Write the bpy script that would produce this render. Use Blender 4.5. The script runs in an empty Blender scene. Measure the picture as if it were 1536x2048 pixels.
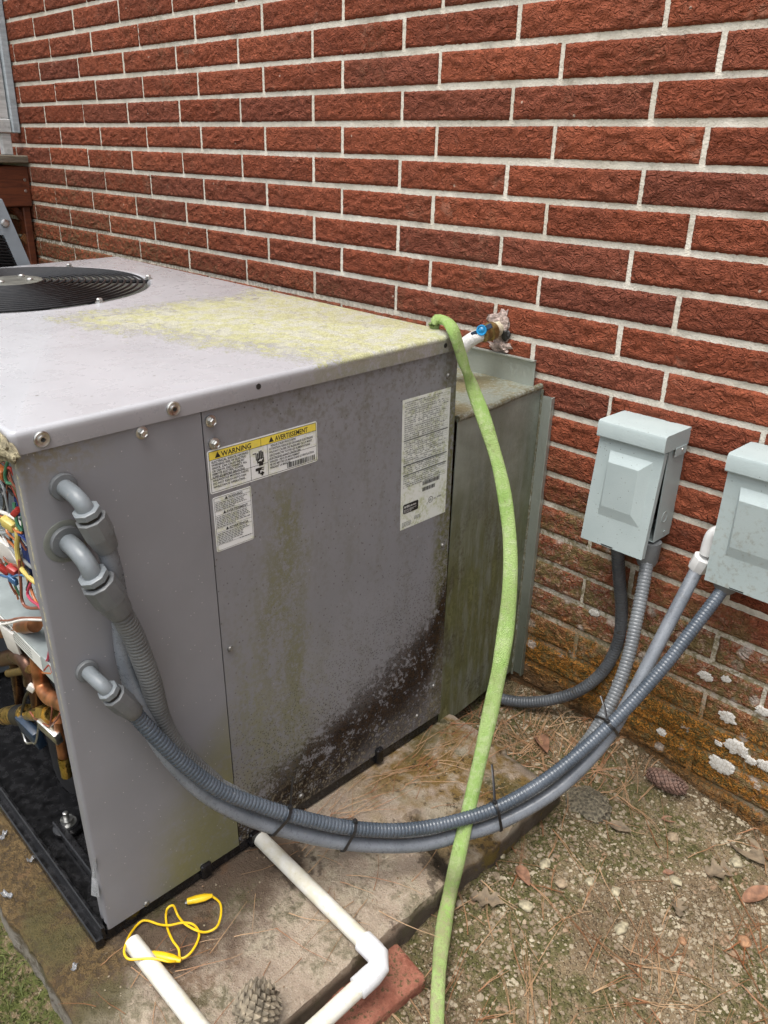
import bpy, bmesh, math, random
import numpy as np
from mathutils import Vector, Matrix, Euler, noise

random.seed(7)
PI = math.pi
sc = bpy.context.scene
COL = sc.collection

# ------------------------------------------------------------------ camera
CP = Vector((3.14836, -1.39944, 1.211084))
YAW, PITCH, ROLL, FPX = 0.780714, -0.416854, 0.028784, 1621.2
FW = Vector((-math.sin(YAW) * math.cos(PITCH), math.cos(YAW) * math.cos(PITCH), math.sin(PITCH)))
R0 = Vector((math.cos(YAW), math.sin(YAW), 0))
U0 = R0.cross(FW)
RT = R0 * math.cos(ROLL) + U0 * math.sin(ROLL)
UP = U0 * math.cos(ROLL) - R0 * math.sin(ROLL)
cd = bpy.data.cameras.new('camera')
cd.sensor_fit = 'VERTICAL'; cd.sensor_height = 24.0; cd.sensor_width = 18.0
cd.lens = FPX / 2048 * 24.0
cd.clip_start = 0.02; cd.clip_end = 500
cam = bpy.data.objects.new('camera', cd)
cam.matrix_world = Matrix(((RT.x, UP.x, -FW.x, CP.x), (RT.y, UP.y, -FW.y, CP.y), (RT.z, UP.z, -FW.z, CP.z), (0, 0, 0, 1)))
COL.objects.link(cam); sc.camera = cam

# ------------------------------------------------------------------ sky, sun, exposure (overcast)
SUN_EL, SUN_AZ = math.radians(72), math.radians(172)      # azimuth from +y, clockwise
w = bpy.data.worlds.new('World'); sc.world = w; w.use_nodes = True
wn = w.node_tree; wn.nodes.clear()
sky = wn.nodes.new('ShaderNodeTexSky'); sky.sky_type = 'NISHITA'; sky.sun_disc = False
sky.sun_elevation = SUN_EL; sky.sun_rotation = SUN_AZ
sky.air_density = 1.0; sky.dust_density = 4.0; sky.ozone_density = 1.0
hs = wn.nodes.new('ShaderNodeHueSaturation'); hs.inputs['Saturation'].default_value = 0.28
bg = wn.nodes.new('ShaderNodeBackground'); bg.inputs[1].default_value = 0.15
wo = wn.nodes.new('ShaderNodeOutputWorld')
wn.links.new(sky.outputs[0], hs.inputs['Color']); wn.links.new(hs.outputs[0], bg.inputs[0]); wn.links.new(bg.outputs[0], wo.inputs[0])
sd = bpy.data.lights.new('sun', 'SUN'); sd.energy = 1.5; sd.angle = math.radians(38); sd.color = (1.0, 0.96, 0.9)
sun = bpy.data.objects.new('sun', sd)
sdir = Vector((math.sin(SUN_AZ) * math.cos(SUN_EL), math.cos(SUN_AZ) * math.cos(SUN_EL), math.sin(SUN_EL)))
sun.rotation_euler = (-sdir).to_track_quat('-Z', 'Y').to_euler(); sun.location = (2, -3, 6)
COL.objects.link(sun)
sc.view_settings.view_transform = 'Standard'; sc.view_settings.look = 'None'
sc.view_settings.exposure = 0.85; sc.view_settings.gamma = 1.0; sc.view_settings.use_curve_mapping = False
sc.cycles.use_denoising = True; sc.cycles.use_adaptive_sampling = True; sc.cycles.adaptive_threshold = .025
sc.cycles.max_bounces = 4

# ------------------------------------------------------------------ measuring helpers
UE = Euler((0.02563038, 0.00356298, -0.01339164))
UO = Vector((2.23734302, -0.29201037, 0.1045071))
UM = Matrix.Translation(UO) @ UE.to_matrix().to_4x4(); UI = UM.inverted()
UA, UB, UC, LIP = 0.7657, 1.2371, 0.8256, 0.0288       # unit: depth, length, height, lid lip

def ray(x, y): return FW + RT * ((x - 768) / FPX) + UP * ((1024 - y) / FPX)
def at(x, y, ax, v):
    d = ray(x, y); return CP + d * ((v - CP[ax]) / d[ax])
def ul(x, y, ax, v):
    c = UI @ CP; d = UI.to_3x3() @ ray(x, y); return c + d * ((v - c[ax]) / d[ax])
def dep(x, y, D): return CP + ray(x, y) * D
def depth(p): return (p - CP).dot(FW)
def drape(px, D0, D1, k=1.0, amp=0.):
    s = [0]
    for a, b in zip(px, px[1:]): s.append(s[-1] + math.hypot(b[0] - a[0], b[1] - a[1]))
    return [dep(p[0], p[1], D0 + (D1 - D0) * (q / s[-1]) ** k + amp * math.sin(PI * q / s[-1]) ** 1.2 + (p[2] if len(p) > 2 else 0)) for p, q in zip(px, s)]

# ------------------------------------------------------------------ object helpers
def link(o, parent=None):
    COL.objects.link(o)
    if parent is not None: o.parent = parent
    return o
def tag(o, label, cat, group=None):
    o['label'] = label; o['category'] = cat
    if group: o['group'] = group
    return o
def empty(name, label, cat, loc=(0, 0, 0), rot=(0, 0, 0), group=None):
    o = bpy.data.objects.new(name, None); o.empty_display_size = .05
    o.location = loc; o.rotation_euler = rot
    link(o); return tag(o, label, cat, group)
def struct(o, kind='structure'):
    o['kind'] = kind; return o

def catmull(P, n=8):
    P = [Vector(p) for p in P]; P = [P[0] * 2 - P[1]] + P + [P[-1] * 2 - P[-2]]
    out = []
    for i in range(1, len(P) - 2):
        a, b, c, d = P[i - 1:i + 3]
        for k in range(n):
            t = k / n
            out.append(.5 * ((2 * b) + (c - a) * t + (2 * a - 5 * b + 4 * c - d) * t * t + (3 * b - a - 3 * c + d) * t ** 3))
    out.append(P[-2]); return out
def resample(P, step):
    s = [0]
    for a, b in zip(P, P[1:]): s.append(s[-1] + (b - a).length)
    n = max(2, int(s[-1] / step)); out = []; j = 0
    for i in range(n + 1):
        t = s[-1] * i / n
        while j < len(s) - 2 and s[j + 1] < t: j += 1
        out.append(P[j].lerp(P[j + 1], (t - s[j]) / max(1e-9, s[j + 1] - s[j])))
    return out

class MB:
    def __init__(s): s.v = []; s.f = []; s.M = Matrix.Identity(4)
    def add(s, vs, fs):
        o = len(s.v); s.v += [s.M @ Vector(v) for v in vs]; s.f += [tuple(i + o for i in f) for f in fs]; return s
    def box(s, mn, mx, bev=0, seg=1):
        bm = bmesh.new(); bmesh.ops.create_cube(bm, size=1)
        for v in bm.verts: v.co = Vector([(mn[i] + mx[i]) / 2 + v.co[i] * (mx[i] - mn[i]) for i in range(3)])
        if bev: bmesh.ops.bevel(bm, geom=bm.edges[:], offset=bev, segments=seg, affect='EDGES', profile=.5)
        bm.verts.index_update()
        s.add([v.co.copy() for v in bm.verts], [[v.index for v in f.verts] for f in bm.faces]); bm.free(); return s
    def tube(s, P, r, seg=10, flat=None, up=None, cap=True, fixed=None):
        P = [Vector(p) for p in P]; n = len(P); vs = []; fs = []
        T = [(P[min(i + 1, n - 1)] - P[max(i - 1, 0)]).normalized() for i in range(n)]
        N = Vector(up) if up is not None else (Vector((0, 0, 1)) if abs(T[0].z) < .9 else Vector((1, 0, 0)))
        N = (N - T[0] * N.dot(T[0])).normalized()
        for i in range(n):
            if fixed is not None: N = Vector(fixed)
            if i or fixed is not None: N = (N - T[i] * N.dot(T[i])).normalized()
            B = T[i].cross(N); rr = r(i / (n - 1)) if callable(r) else (r[i] if isinstance(r, (list, tuple)) else r)
            fl = (flat(i / (n - 1)) if callable(flat) else flat) if flat else 1
            for k in range(seg):
                a = 2 * PI * k / seg; vs.append(P[i] + B * (math.cos(a) * rr) + N * (math.sin(a) * rr * fl))
        for i in range(n - 1):
            for k in range(seg):
                k2 = (k + 1) % seg; fs.append((i * seg + k, i * seg + k2, (i + 1) * seg + k2, (i + 1) * seg + k))
        if cap: fs.append(tuple(range(seg))[::-1]); fs.append(tuple((n - 1) * seg + k for k in range(seg)))
        return s.add(vs, fs)
    def lathe(s, o, d, prof, seg=16, rot=0):
        d = Vector(d).normalized(); o = Vector(o)
        N = Vector((0, 0, 1)) if abs(d.z) < .9 else Vector((1, 0, 0)); N = (N - d * N.dot(d)).normalized(); B = d.cross(N)
        vs = []; fs = []
        for t, r in prof:
            for k in range(seg):
                a = rot + 2 * PI * k / seg; vs.append(o + d * t + (B * math.cos(a) + N * math.sin(a)) * r)
        m = len(prof)
        for i in range(m - 1):
            for k in range(seg):
                k2 = (k + 1) % seg; fs.append((i * seg + k, i * seg + k2, (i + 1) * seg + k2, (i + 1) * seg + k))
        fs.append(tuple(range(seg))[::-1]); fs.append(tuple((m - 1) * seg + k for k in range(seg)))
        return s.add(vs, fs)
    def prism(s, poly, h):            # poly in 3D, extruded by vector h
        n = len(poly); h = Vector(h); vs = [Vector(p) for p in poly] + [Vector(p) + h for p in poly]
        return s.add(vs, [tuple(range(n))[::-1], tuple(range(n, 2 * n))] + [(i, (i + 1) % n, n + (i + 1) % n, n + i) for i in range(n)])
    def sheet(s, pts2, z0, z1, th=.0012):   # folded sheet: open polyline in XY extruded in z, with thickness
        n = len(pts2); P = [Vector((p[0], p[1], 0)) for p in pts2]; off = []
        for i in range(n):
            t = (P[min(i + 1, n - 1)] - P[max(i - 1, 0)]).normalized(); off.append(P[i] + Vector((t.y, -t.x, 0)) * th)
        ring = P + off[::-1]; return s.prism([Vector((p.x, p.y, z0)) for p in ring], (0, 0, z1 - z0))
    def build(s, name, mat, parent=None, smooth=True, ang=35, weld=False):
        me = bpy.data.meshes.new(name); me.from_pydata([tuple(v) for v in s.v], [], s.f)
        bm = bmesh.new(); bm.from_mesh(me)
        if weld: bmesh.ops.remove_doubles(bm, verts=bm.verts, dist=1e-5)
        bmesh.ops.recalc_face_normals(bm, faces=bm.faces); bm.to_mesh(me); bm.free()
        if smooth: me.shade_smooth(); me.set_sharp_from_angle(angle=math.radians(ang))
        me.materials.append(mat)
        return link(bpy.data.objects.new(name, me), parent)

# ------------------------------------------------------------------ shader expression helpers
T = None
class X:
    def __init__(s, k): s.s = k
    def __add__(a, b): return M('ADD', a, b)
    __radd__ = __add__
    def __sub__(a, b): return M('SUBTRACT', a, b)
    def __rsub__(a, b): return M('SUBTRACT', b, a)
    def __mul__(a, b): return M('MULTIPLY', a, b)
    __rmul__ = __mul__
    def __truediv__(a, b): return M('DIVIDE', a, b)
    def __neg__(a): return M('MULTIPLY', a, -1)
def put(i, v):
    if isinstance(v, X): T.links.new(v.s, i)
    elif isinstance(v, (tuple, list)) and i.type == 'RGBA' and len(v) == 3: i.default_value = (*v, 1)
    else: i.default_value = v
def M(op, a, b=0, c=0):
    n = T.nodes.new('ShaderNodeMath'); n.operation = op
    for i, v in enumerate((a, b, c)): put(n.inputs[i], v)
    return X(n.outputs[0])
def VM(op, a, b):
    n = T.nodes.new('ShaderNodeVectorMath'); n.operation = op; put(n.inputs[0], a); put(n.inputs[1], b); return X(n.outputs[0])
def mn(a, b): return M('MINIMUM', a, b)
def mx(a, b): return M('MAXIMUM', a, b)
def NZ(vec, scale, detail=4, rough=.55, dist=0, col=False):
    n = T.nodes.new('ShaderNodeTexNoise'); put(n.inputs['Vector'], vec); n.inputs['Scale'].default_value = scale
    n.inputs['Detail'].default_value = detail; n.inputs['Roughness'].default_value = rough; n.inputs['Distortion'].default_value = dist
    return X(n.outputs['Color' if col else 'Fac'])
def VO(vec, scale, feature='F1', out='Distance', rand=1):
    n = T.nodes.new('ShaderNodeTexVoronoi'); n.feature = feature; put(n.inputs['Vector'], vec); n.inputs['Scale'].default_value = scale
    n.inputs['Randomness'].default_value = rand; return X(n.outputs[out])
def RP(x, a, b, c=0., d=1.):
    n = T.nodes.new('ShaderNodeMapRange'); n.interpolation_type = 'SMOOTHSTEP'
    for i, v in enumerate((x, a, b, c, d)): put(n.inputs[i], v)
    return X(n.outputs[0])
def MIX(f, a, b):
    n = T.nodes.new('ShaderNodeMix'); n.data_type = 'RGBA'; put(n.inputs[0], f); put(n.inputs[6], a); put(n.inputs[7], b); return X(n.outputs[2])
def SEP(v):
    n = T.nodes.new('ShaderNodeSeparateXYZ'); put(n.inputs[0], v); return [X(o) for o in n.outputs]
def OBJ(): return X(T.nodes.new('ShaderNodeTexCoord').outputs['Object'])
def POS(): return X(T.nodes.new('ShaderNodeNewGeometry').outputs['Position'])
def RND(): return X(T.nodes.new('ShaderNodeObjectInfo').outputs['Random'])
def scl(v, s): return VM('MULTIPLY', v, s)
def new(name):
    global T
    m = bpy.data.materials.new(name); m.use_nodes = True; T = m.node_tree; T.nodes.clear(); return m
def end(m, color, rough=.5, metal=0., h=None, dist=.002, strength=1., spec=.5, **kw):
    p = T.nodes.new('ShaderNodeBsdfPrincipled'); put(p.inputs['Base Color'], color); put(p.inputs['Roughness'], rough)
    put(p.inputs['Metallic'], metal); put(p.inputs['Specular IOR Level'], spec)
    for k, v in kw.items(): put(p.inputs[k.replace('_', ' ')], v)
    if h is not None:
        b = T.nodes.new('ShaderNodeBump'); b.inputs['Distance'].default_value = dist; b.inputs['Strength'].default_value = strength
        put(b.inputs['Height'], h); T.links.new(b.outputs[0], p.inputs['Normal'])
    o = T.nodes.new('ShaderNodeOutputMaterial'); T.links.new(p.outputs[0], o.inputs[0]); return m
def simple(name, col, rough=.5, metal=0., var=.25, scale=40, bump=0., spec=.5):
    m = new(name); v = OBJ(); n = NZ(v, scale, 5)
    c = MIX(RP(n, .3, .75), tuple(x * (1 - var) for x in col), tuple(min(1, x * (1 + var)) for x in col))
    return end(m, c, RP(n, .3, .7, max(.05, rough - .08), min(1, rough + .1)), metal, n if bump else None, bump or .001, 1, spec)

MAT = {}
# --- weathering shared by brick and mortar, in world coordinates
def weather(col, P, soft=1.0):
    x, y, z = SEP(P)
    nA = NZ(P, 5, 2); nB = NZ(P, 22, 3, .65); nC = NZ(P, 95, 3, .7); nD = NZ(P, 330, 2, .6)
    # grey-olive grime towards the left, low down
    g = RP(x + nA * .6, 1.75, .35) * RP(z + nA * .3, 1.42, .95) * RP(nC, .40, .62)
    col = MIX(g * .8, col, (.115, .085, .042))
    col = MIX(RP(NZ(scl(P, (1, 1, .35)), 7, 3, .6), .54, .70) * RP(nC, .40, .62) * .35, col, (.13, .085, .05))
    # grime just above the unit
    g2 = RP(z + nA * .12, 1.0, .86) * RP(x, 2.25, 1.95) * RP(nC, .42, .62)
    col = MIX(g2 * .6, col, (.10, .07, .035))
    # olive moss film near the ground
    zz = z + mx(x - 2.45, -.1) * .33 + (nA - .5) * .35
    m1 = RP(zz, .66, .36)
    col = MIX(m1 * RP(nC * .6 + nB * .4, .56, .44) * .85, col, MIX(nD, (.10, .082, .028), (.20, .165, .075)))
    # pale worn crust between
    col = MIX(RP(zz, .62, .30) * RP(nC * .6 + nD * .4, .50, .60) * .75, col, (.33, .265, .185))
    # ochre-orange lichen
    zo = z + mx(x - 2.5, -.1) * .02 + (nA - .5) * .26
    mo = RP(zo, .31, .18) * RP(nB * .5 + nC * .25 + nA * .25, .42, .50)
    col = MIX(mo * .95, col, MIX(RP(nC * .6 + nD * .4, .42, .58), MIX(nD, (.045, .032, .010), (.12, .085, .020)), MIX(RP(nD, .42, .60), (.19, .092, .016), (.40, .155, .018))))
    # brown earth splash at the foot
    col = MIX(RP(z + (x - 2.5) * .14 + (nB - .5) * .10, .125, .04) * .85, col, MIX(nC, (.06, .036, .018), (.17, .10, .052)))
    # little pale lichen dots
    v = VO(P, 26); vr = VO(P, 26, out='Color')
    sx, sy, s_z = SEP(vr)
    dots = RP(v + (nD - .5) * .30 + (nC - .5) * .35, .36, .24) * RP(zz, .66, .40) * RP(sx, .66, .72)
    col = MIX(dots * .75 * RP(nD, .35, .55, .55, 1.), col, (.50, .44, .39))
    return col

def mat_brick():
    m = new('fired red brick'); P = POS(); o = OBJ(); r = RND()
    n = T.nodes.new('ShaderNodeCombineXYZ')
    put(n.inputs[0], r * 37.); put(n.inputs[1], r * 11.); put(n.inputs[2], r * 23.)
    q = VM('ADD', o, X(n.outputs[0]))
    warp = VM('ADD', q, scl(NZ(q, 45, 1, col=True), (.02, .02, .02)))
    big = NZ(q, 6, 2)
    fine = NZ(q, 260, 2, .6); mid = NZ(scl(warp, (1, 1, 1.7)), 62, 2, .55, 1.0)
    h = M('ABSOLUTE', mid - .5) * 2.4 + mid * .6 + fine * .16
    base = MIX(r, (.190, .0485, .0235), (.280, .0765, .037))
    r2 = M('FRACT', r * 7.31); base = MIX(RP(r2, .72, .95) * .55, base, (.135, .046, .032)); base = MIX(RP(big, .40, .68) * .55, base, (.168, .050, .028)); sm = NZ(q, 13, 3, .7); base = MIX(RP(sm, .62, .72) * .30, base, (.36, .20, .14))
    base = MIX(RP(fine, .55, .8) * .35, base, (.32, .105, .062))
    # pale mortar flecks
    vf = VO(q, 42); fx, fy, fz = SEP(VO(q, 42, out='Color'))
    base = MIX(RP(vf, .13, .08) * RP(fx, .90, .93) * .8, base, (.50, .38, .30))
    return end(m, weather(base, P), .85, 0, h, .0085, .95, .2)
MAT['brick'] = mat_brick()
def mat_mortar():
    m = new('pale lime mortar'); P = POS()
    n = NZ(P, 260, 2, .7); b = NZ(P, 9, 2)
    c = MIX(RP(b, .3, .7), (.57, .53, .445), (.70, .66, .575)); c = MIX(RP(n, .5, .75) * .4, c, (.36, .32, .26))
    c = MIX(RP(NZ(P, 30, 3, .7), .60, .72) * .4, c, (.26, .24, .16))
    return end(m, weather(c, P), .9, 0, n * .5 + NZ(P, 60, 3) * .9, .004, .9, .2)
MAT['mortar'] = mat_mortar()

def paint(name, base, kind):
    """taupe baked enamel on sheet steel; weathering in the unit's own coordinates"""
    m = new(name); o = OBJ(); x, y, z = SEP(o)
    st = scl(o, (1, 1, .22)); nA = NZ(o, 6, 4); nB = NZ(o, 28, 5, .65); nC = NZ(o, 110, 5, .7); nD = NZ(o, 420, 3, .6); nS = NZ(st, 30, 5, .65)
    peel = NZ(o, 700, 2)
    c = MIX(RP(nA, .3, .7), tuple(v * .94 for v in base), tuple(v * 1.05 for v in base))
    rough = RP(nB, .3, .7, .36, .5); h = peel * .10; spec = .5
    dark = (.012, .0095, .007); olive = (.115, .115, .038); moss = (.20, .20, .07)
    if kind == 'service':
        # tiny dark speckle and pale flecks everywhere
        v = VO(o, 120); vx, vy, vz = SEP(VO(o, 120, out='Color'))
        c = MIX(RP(v, .22, .12) * RP(vx, .80, .84) * .7, c, (.05, .042, .035))
        c = MIX(RP(v, .16, .10) * RP(vy, .95, .97) * RP(vx, .8, .7) * .8, c, (.55, .53, .50))
        c = MIX(RP(nS * .5 + nC * .5, .46, .64) * .32, c, (.135, .128, .105))
        # green streaks below the labels
        wv = NZ(scl(o, (1, 1, .45)), 11, 3, .6); gr_ = nS * .35 + nC * .40 + nD * .25
        s1 = RP(M('ABSOLUTE', y + .395 + (wv - .5) * .20), .075, .010) * RP(z + (nB - .5) * .1, .70, .60) * RP(gr_, .42, .56)
        c = MIX(s1 * .80, c, MIX(nC, (.10, .098, .04), (.19, .185, .10)))
        s2 = RP(M('ABSOLUTE', y + .475 + (wv - .5) * .08), .05, .01) * RP(z, .55, .25) * RP(gr_, .45, .58); c = MIX(s2 * .6, c, (.17, .17, .08))
        s6 = RP(y + (wv - .5) * .3, -.30, -.10) * RP(gr_, .52, .62) * RP(z, .2, .5); c = MIX(s6 * .4, c, (.11, .10, .075))
        s3 = RP(z, .45, .15) * RP(y, -.2, -.42) * RP(nB * .5 + nC * .5, .42, .58); c = MIX(s3 * .55, c, MIX(nC, (.13, .125, .075), (.27, .26, .19)))
        s4 = RP(y + nA * .06, -.018, .012) * RP(z, .80, .70) * RP(nC, .35, .6); c = MIX(s4 * .8, c, (.10, .10, .02))
        # thin dirt film, top right
        s5 = RP(z, .60, .80) * RP(nB * .5 + nC * .5, .47, .60) * RP(y, -.48, -.38); c = MIX(s5 * .55, c, (.105, .095, .065))
        clump = NZ(o, 16, 3, .6)
        # black mould climbing from the lower right corner
        d = z - (y + .52) * .30 + (nA - .5) * .16 + M('MULTIPLY', RP(y, -.05, .0), -.10)
        mo = RP(d, .15, .02) * RP(d, -.12, -.02, .35, 1.) * RP(nC * .38 + nB * .22 + clump * .22 + nD * .18 + RP(d, .2, .0) * .10, .525, .575)
        c = MIX(RP(d, .13, .0) * RP(nB * .5 + nC * .5, .42, .58) * .55, c, (.125, .10, .072))
        c = MIX(mo * .93, c, MIX(RP(nD * .5 + nC * .5, .42, .62), (.007, .005, .0035), (.055, .029, .013)))
        sp = RP(VO(o, 210), .36, .22) * RP(d, .36, .06) * RP(nB * .6 + nC * .4, .40, .52); c = MIX(sp * .9, c, dark)
        ru = RP(z, .10, .02) * RP(nC, .5, .66); c = MIX(ru * .7, c, (.35, .32, .24))
        rough = rough + mo * .4 + s1 * .25; spec = .5 - mo * .42; h = h + mo * nD * .8 + s1 * nC * .4
    elif kind == 'corner':
        s1 = RP(z - (y + .62) * 1.1 + (nA - .5) * .14, .26, .04) * RP(y, -.72, -.62); c = MIX(s1 * RP(nB * .5 + nC * .5, .30, .52) * .85, c, MIX(nC, (.13, .125, .04), (.21, .20, .085)))
        s2 = RP(z, .73, .80) * RP(y, -.62, -.74) * RP(nC, .40, .60); c = MIX(s2 * .8, c, (.17, .14, .075))
        v = VO(o, 130); vx, vy, vz = SEP(VO(o, 130, out='Color'))
        c = MIX(RP(v, .14, .06) * RP(vx, .95, .97) * .7, c, (.50, .49, .47)); c = MIX(RP(nB * .5 + nC * .5, .55, .7) * .18, c, (.30, .29, .28))
        ed = RP(x, -.003, -.008) * RP(x, -.016, -.012)
        c = MIX(ed * RP(nC, .42, .56) * RP(z, .30, .62), c, (.52, .47, .28))
        h = h + ed * nC * RP(z, .3, .6)
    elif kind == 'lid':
        top = RP(z, UC - .012, UC - .004); c = MIX(top, c, MIX(RP(nA, .3, .7), (.372, .377, .398), (.42, .426, .45)))  # top face paler than the lip: skylight brightness put into the colour
        # cream-green crust lichen over the corner next to the wall; patch has its own outline
        dd = mn(x + .605, (y + .505 - (x + .54) * .285) * .96)
        ns = NZ(scl(o, (1, 1.6, 1)), 45, 4, .7)
        ed = dd + (nA - .5) * .20 + (nB - .5) * .16 + (ns - .5) * .14
        top = RP(z, UC - .012, UC - .004)
        lm = RP(ed, .024, .034) * RP(ns * .38 + nC * .32 + nD * .3 - RP(ed, .03, .16) * .085, .503, .484)
        pk = RP(VO(o, 95), .30, .18) * RP(SEP(VO(o, 95, out='Color'))[1], .62, .70); lm = lm * (1. - pk * .8)
        isl = RP(ed, -.05, .0) * RP(nC * .6 + ns * .4, .60, .63); lm = mx(lm, isl) * top
        c = MIX(lm, c, MIX(RP(NZ(o, 38, 3), .42, .60), MIX(RP(nD * .6 + nC * .4, .40, .60), (.30, .30, .16), (.50, .50, .29)), MIX(RP(nD, .35, .65), (.31, .31, .25), (.53, .53, .42))))
        sp = RP(VO(o, 60), .16, .08) * RP(SEP(VO(o, 60, out='Color'))[0], .80, .85); c = MIX(sp * top * .8, c, (.10, .09, .07))
        pv = RP(NZ(scl(o, (1, 1, 1)), 150, 5, .75), .60, .70) * top; c = MIX(pv * .18, c, (.60, .60, .58))
        lip = RP(z, UC - .004, UC - .012) * RP(y + nA * .12, -.36, -.20) * RP(nC * .6 + nB * .4, .36, .56)
        c = MIX(lip * .8, c, MIX(nD, (.13, .12, .075), (.27, .26, .19)))
        rough = RP(nB, .3, .7, .24, .36) + lm * .5 + lip * .3; h = h + lm * (nC + nD * .6) * 1.2
    return end(m, c, rough, 0, h, .0016, .7, spec, Coat_Weight=.6 if kind == 'lid' else 0., Coat_Roughness=.16)
TAUPE = (.205, .204, .219)
MAT['service'] = paint('taupe enamel with mould', TAUPE, 'service')
MAT['corner'] = paint('taupe enamel', TAUPE, 'corner')
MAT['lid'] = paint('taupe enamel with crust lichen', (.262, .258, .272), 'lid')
MAT['plain'] = paint('plain taupe enamel', TAUPE, 'plain')
MAT['black'] = simple('black wet enamel', (.010, .010, .011), .22, 0, .5, 60, .0006)
MAT['wire'] = simple('black coated wire', (.008, .008, .009), .4, 0, .3, 80)
MAT['hubplate'] = simple('dusty hub plate', (.10, .10, .085), .6, 0, .4, 30)
MAT['steel'] = simple('zinc plated steel', (.55, .55, .53), .35, 1, .2, 90)
MAT['dullsteel'] = simple('dull zinc', (.24, .235, .22), .5, .7, .4, 200)
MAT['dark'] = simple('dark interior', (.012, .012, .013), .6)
MAT['insul'] = simple('grey inner steel', (.10, .11, .12), .5, 0, .2, 12)
MAT['ltgrey'] = simple('pale galvanised shelf', (.38, .43, .43), .42, .2, .12, 25)
def mat_galv(name, mode):
    m = new(name); P = POS(); x, y, z = SEP(P); st = scl(P, (1, 1, .15))
    nA = NZ(P, 9, 4); nB = NZ(st, 45, 5, .7); nC = NZ(P, 120, 5, .7)
    c = MIX(RP(nA, .35, .65), (.23, .25, .215), (.33, .355, .31)); metal = .35
    if mode == 'side':
        s = RP(z + (nA - .5) * .4, .80, .40) * RP(nB * .6 + nA * .4, .32, .58)
        c = MIX(s * .9, c, MIX(nC, (.065, .070, .018), (.15, .16, .042)))
        s2 = RP(nB * .5 + nC * .5, .52, .62) * RP(z, .62, .35); c = MIX(s2 * .6, c, (.24, .25, .13))
        b = RP(NZ(scl(P, (1, 1, .5)), 13, 4, .7) * .6 + nC * .4, .50, .62) * RP(z, .75, .35); c = MIX(b * .6, c, (.05, .035, .02))
        ru = RP(VO(P, 150), .2, .1) * RP(SEP(VO(P, 150, out='Color'))[0], .8, .85); c = MIX(ru * .6, c, (.10, .05, .02))
        f = RP(y, -.012, -.006) * .0
    elif mode == 'top':
        s = RP(nA * .6 + nC * .4, .42, .56); c = MIX(s * .85, c, MIX(nC, (.10, .075, .02), (.23, .18, .07)))
        c = MIX(RP(nC, .60, .68) * .7, c, (.55, .52, .42))
    elif mode == 'seam':
        c = MIX(RP(nC, .35, .6) * .9, c, MIX(nA, (.085, .075, .035), (.19, .165, .09)))
    else:
        c = MIX(.75, c, (.50, .54, .50)); c = MIX(RP(nB, .55, .75) * .4, c, (.20, .21, .14)); metal = .7
        c = MIX(RP(z + (nA - .5) * .2, .5, .1) * .65, c, (.12, .125, .07))
    return end(m, c, RP(nC, .3, .7, .38, .6), metal, nC, .0006)
for k in ('side', 'top', 'seam', 'flange'): MAT['galv_' + k] = mat_galv('galvanised steel ' + k, k)

def mat_conduit(name, a, b, rough=.38, dirt=.0):
    m = new(name); P = POS(); n = NZ(P, 18, 4); f = NZ(P, 150, 4, .7); g = NZ(P, 60, 5, .7)
    c = MIX(RP(n, .3, .7), a, b); c = MIX(RP(f, .62, .75) * .5, c, (.30, .28, .24))
    c = MIX(RP(g, .58, .66) * dirt, c, (.05, .04, .03))
    return end(m, c, RP(f, .3, .7, rough - .06, rough + .14), 0, f, .0004)
MAT['con_smooth'] = mat_conduit('weathered grey vinyl, smooth', (.13, .144, .164), (.182, .198, .22), .28, .25)
MAT['con_big'] = mat_conduit('dark grey ribbed vinyl', (.085, .090, .092), (.125, .13, .13), .45, .3)
MAT['con_blue'] = mat_conduit('blue grey ribbed vinyl', (.050, .064, .082), (.080, .096, .118), .2)
MAT['con_dark'] = mat_conduit('slate ribbed vinyl', (.050, .057, .066), (.085, .094, .104), .34, .7)
MAT['con_light'] = mat_conduit('light grey ribbed vinyl', (.125, .135, .145), (.175, .187, .196), .28, .6)
MAT['fit'] = mat_conduit('light grey nylon', (.145, .165, .178), (.195, .215, .23), .36, .15)
MAT['fit_d'] = mat_conduit('mid grey nylon', (.105, .112, .118), (.15, .158, .162), .45)
MAT['washer'] = mat_conduit('lichened grey washer', (.14, .15, .135), (.20, .21, .18), .55)
MAT['tie'] = simple('black nylon', (.012, .012, .013), .4)
MAT['white_pl'] = simple('white nylon', (.74, .74, .73), .4, 0, .08, 40)
def mat_box():
    m = new('pale grey powder coat'); o = POS(); r = RND(); n = NZ(o, 12, 4); f = NZ(o, 300, 3)
    v = VO(o, 220); s = SEP(VO(o, 220, out='Color'))[0]; x, y, z = SEP(o)
    c = MIX(RP(n, .3, .7), (.335, .395, .395), (.375, .435, .432))
    dirty = RP(x, 2.60, 2.66) * RP(z, .74, .62)
    c = MIX(RP(v, .26, .14) * RP(s - dirty * .25, .88, .92) * .75, c, (.10, .085, .06))
    c = MIX(dirty * RP(NZ(o, 90, 5, .7), .5, .68) * .5, c, (.22, .20, .15))
    return end(m, c, .42, 0, f, .0003)
MAT['box'] = mat_box()
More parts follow.
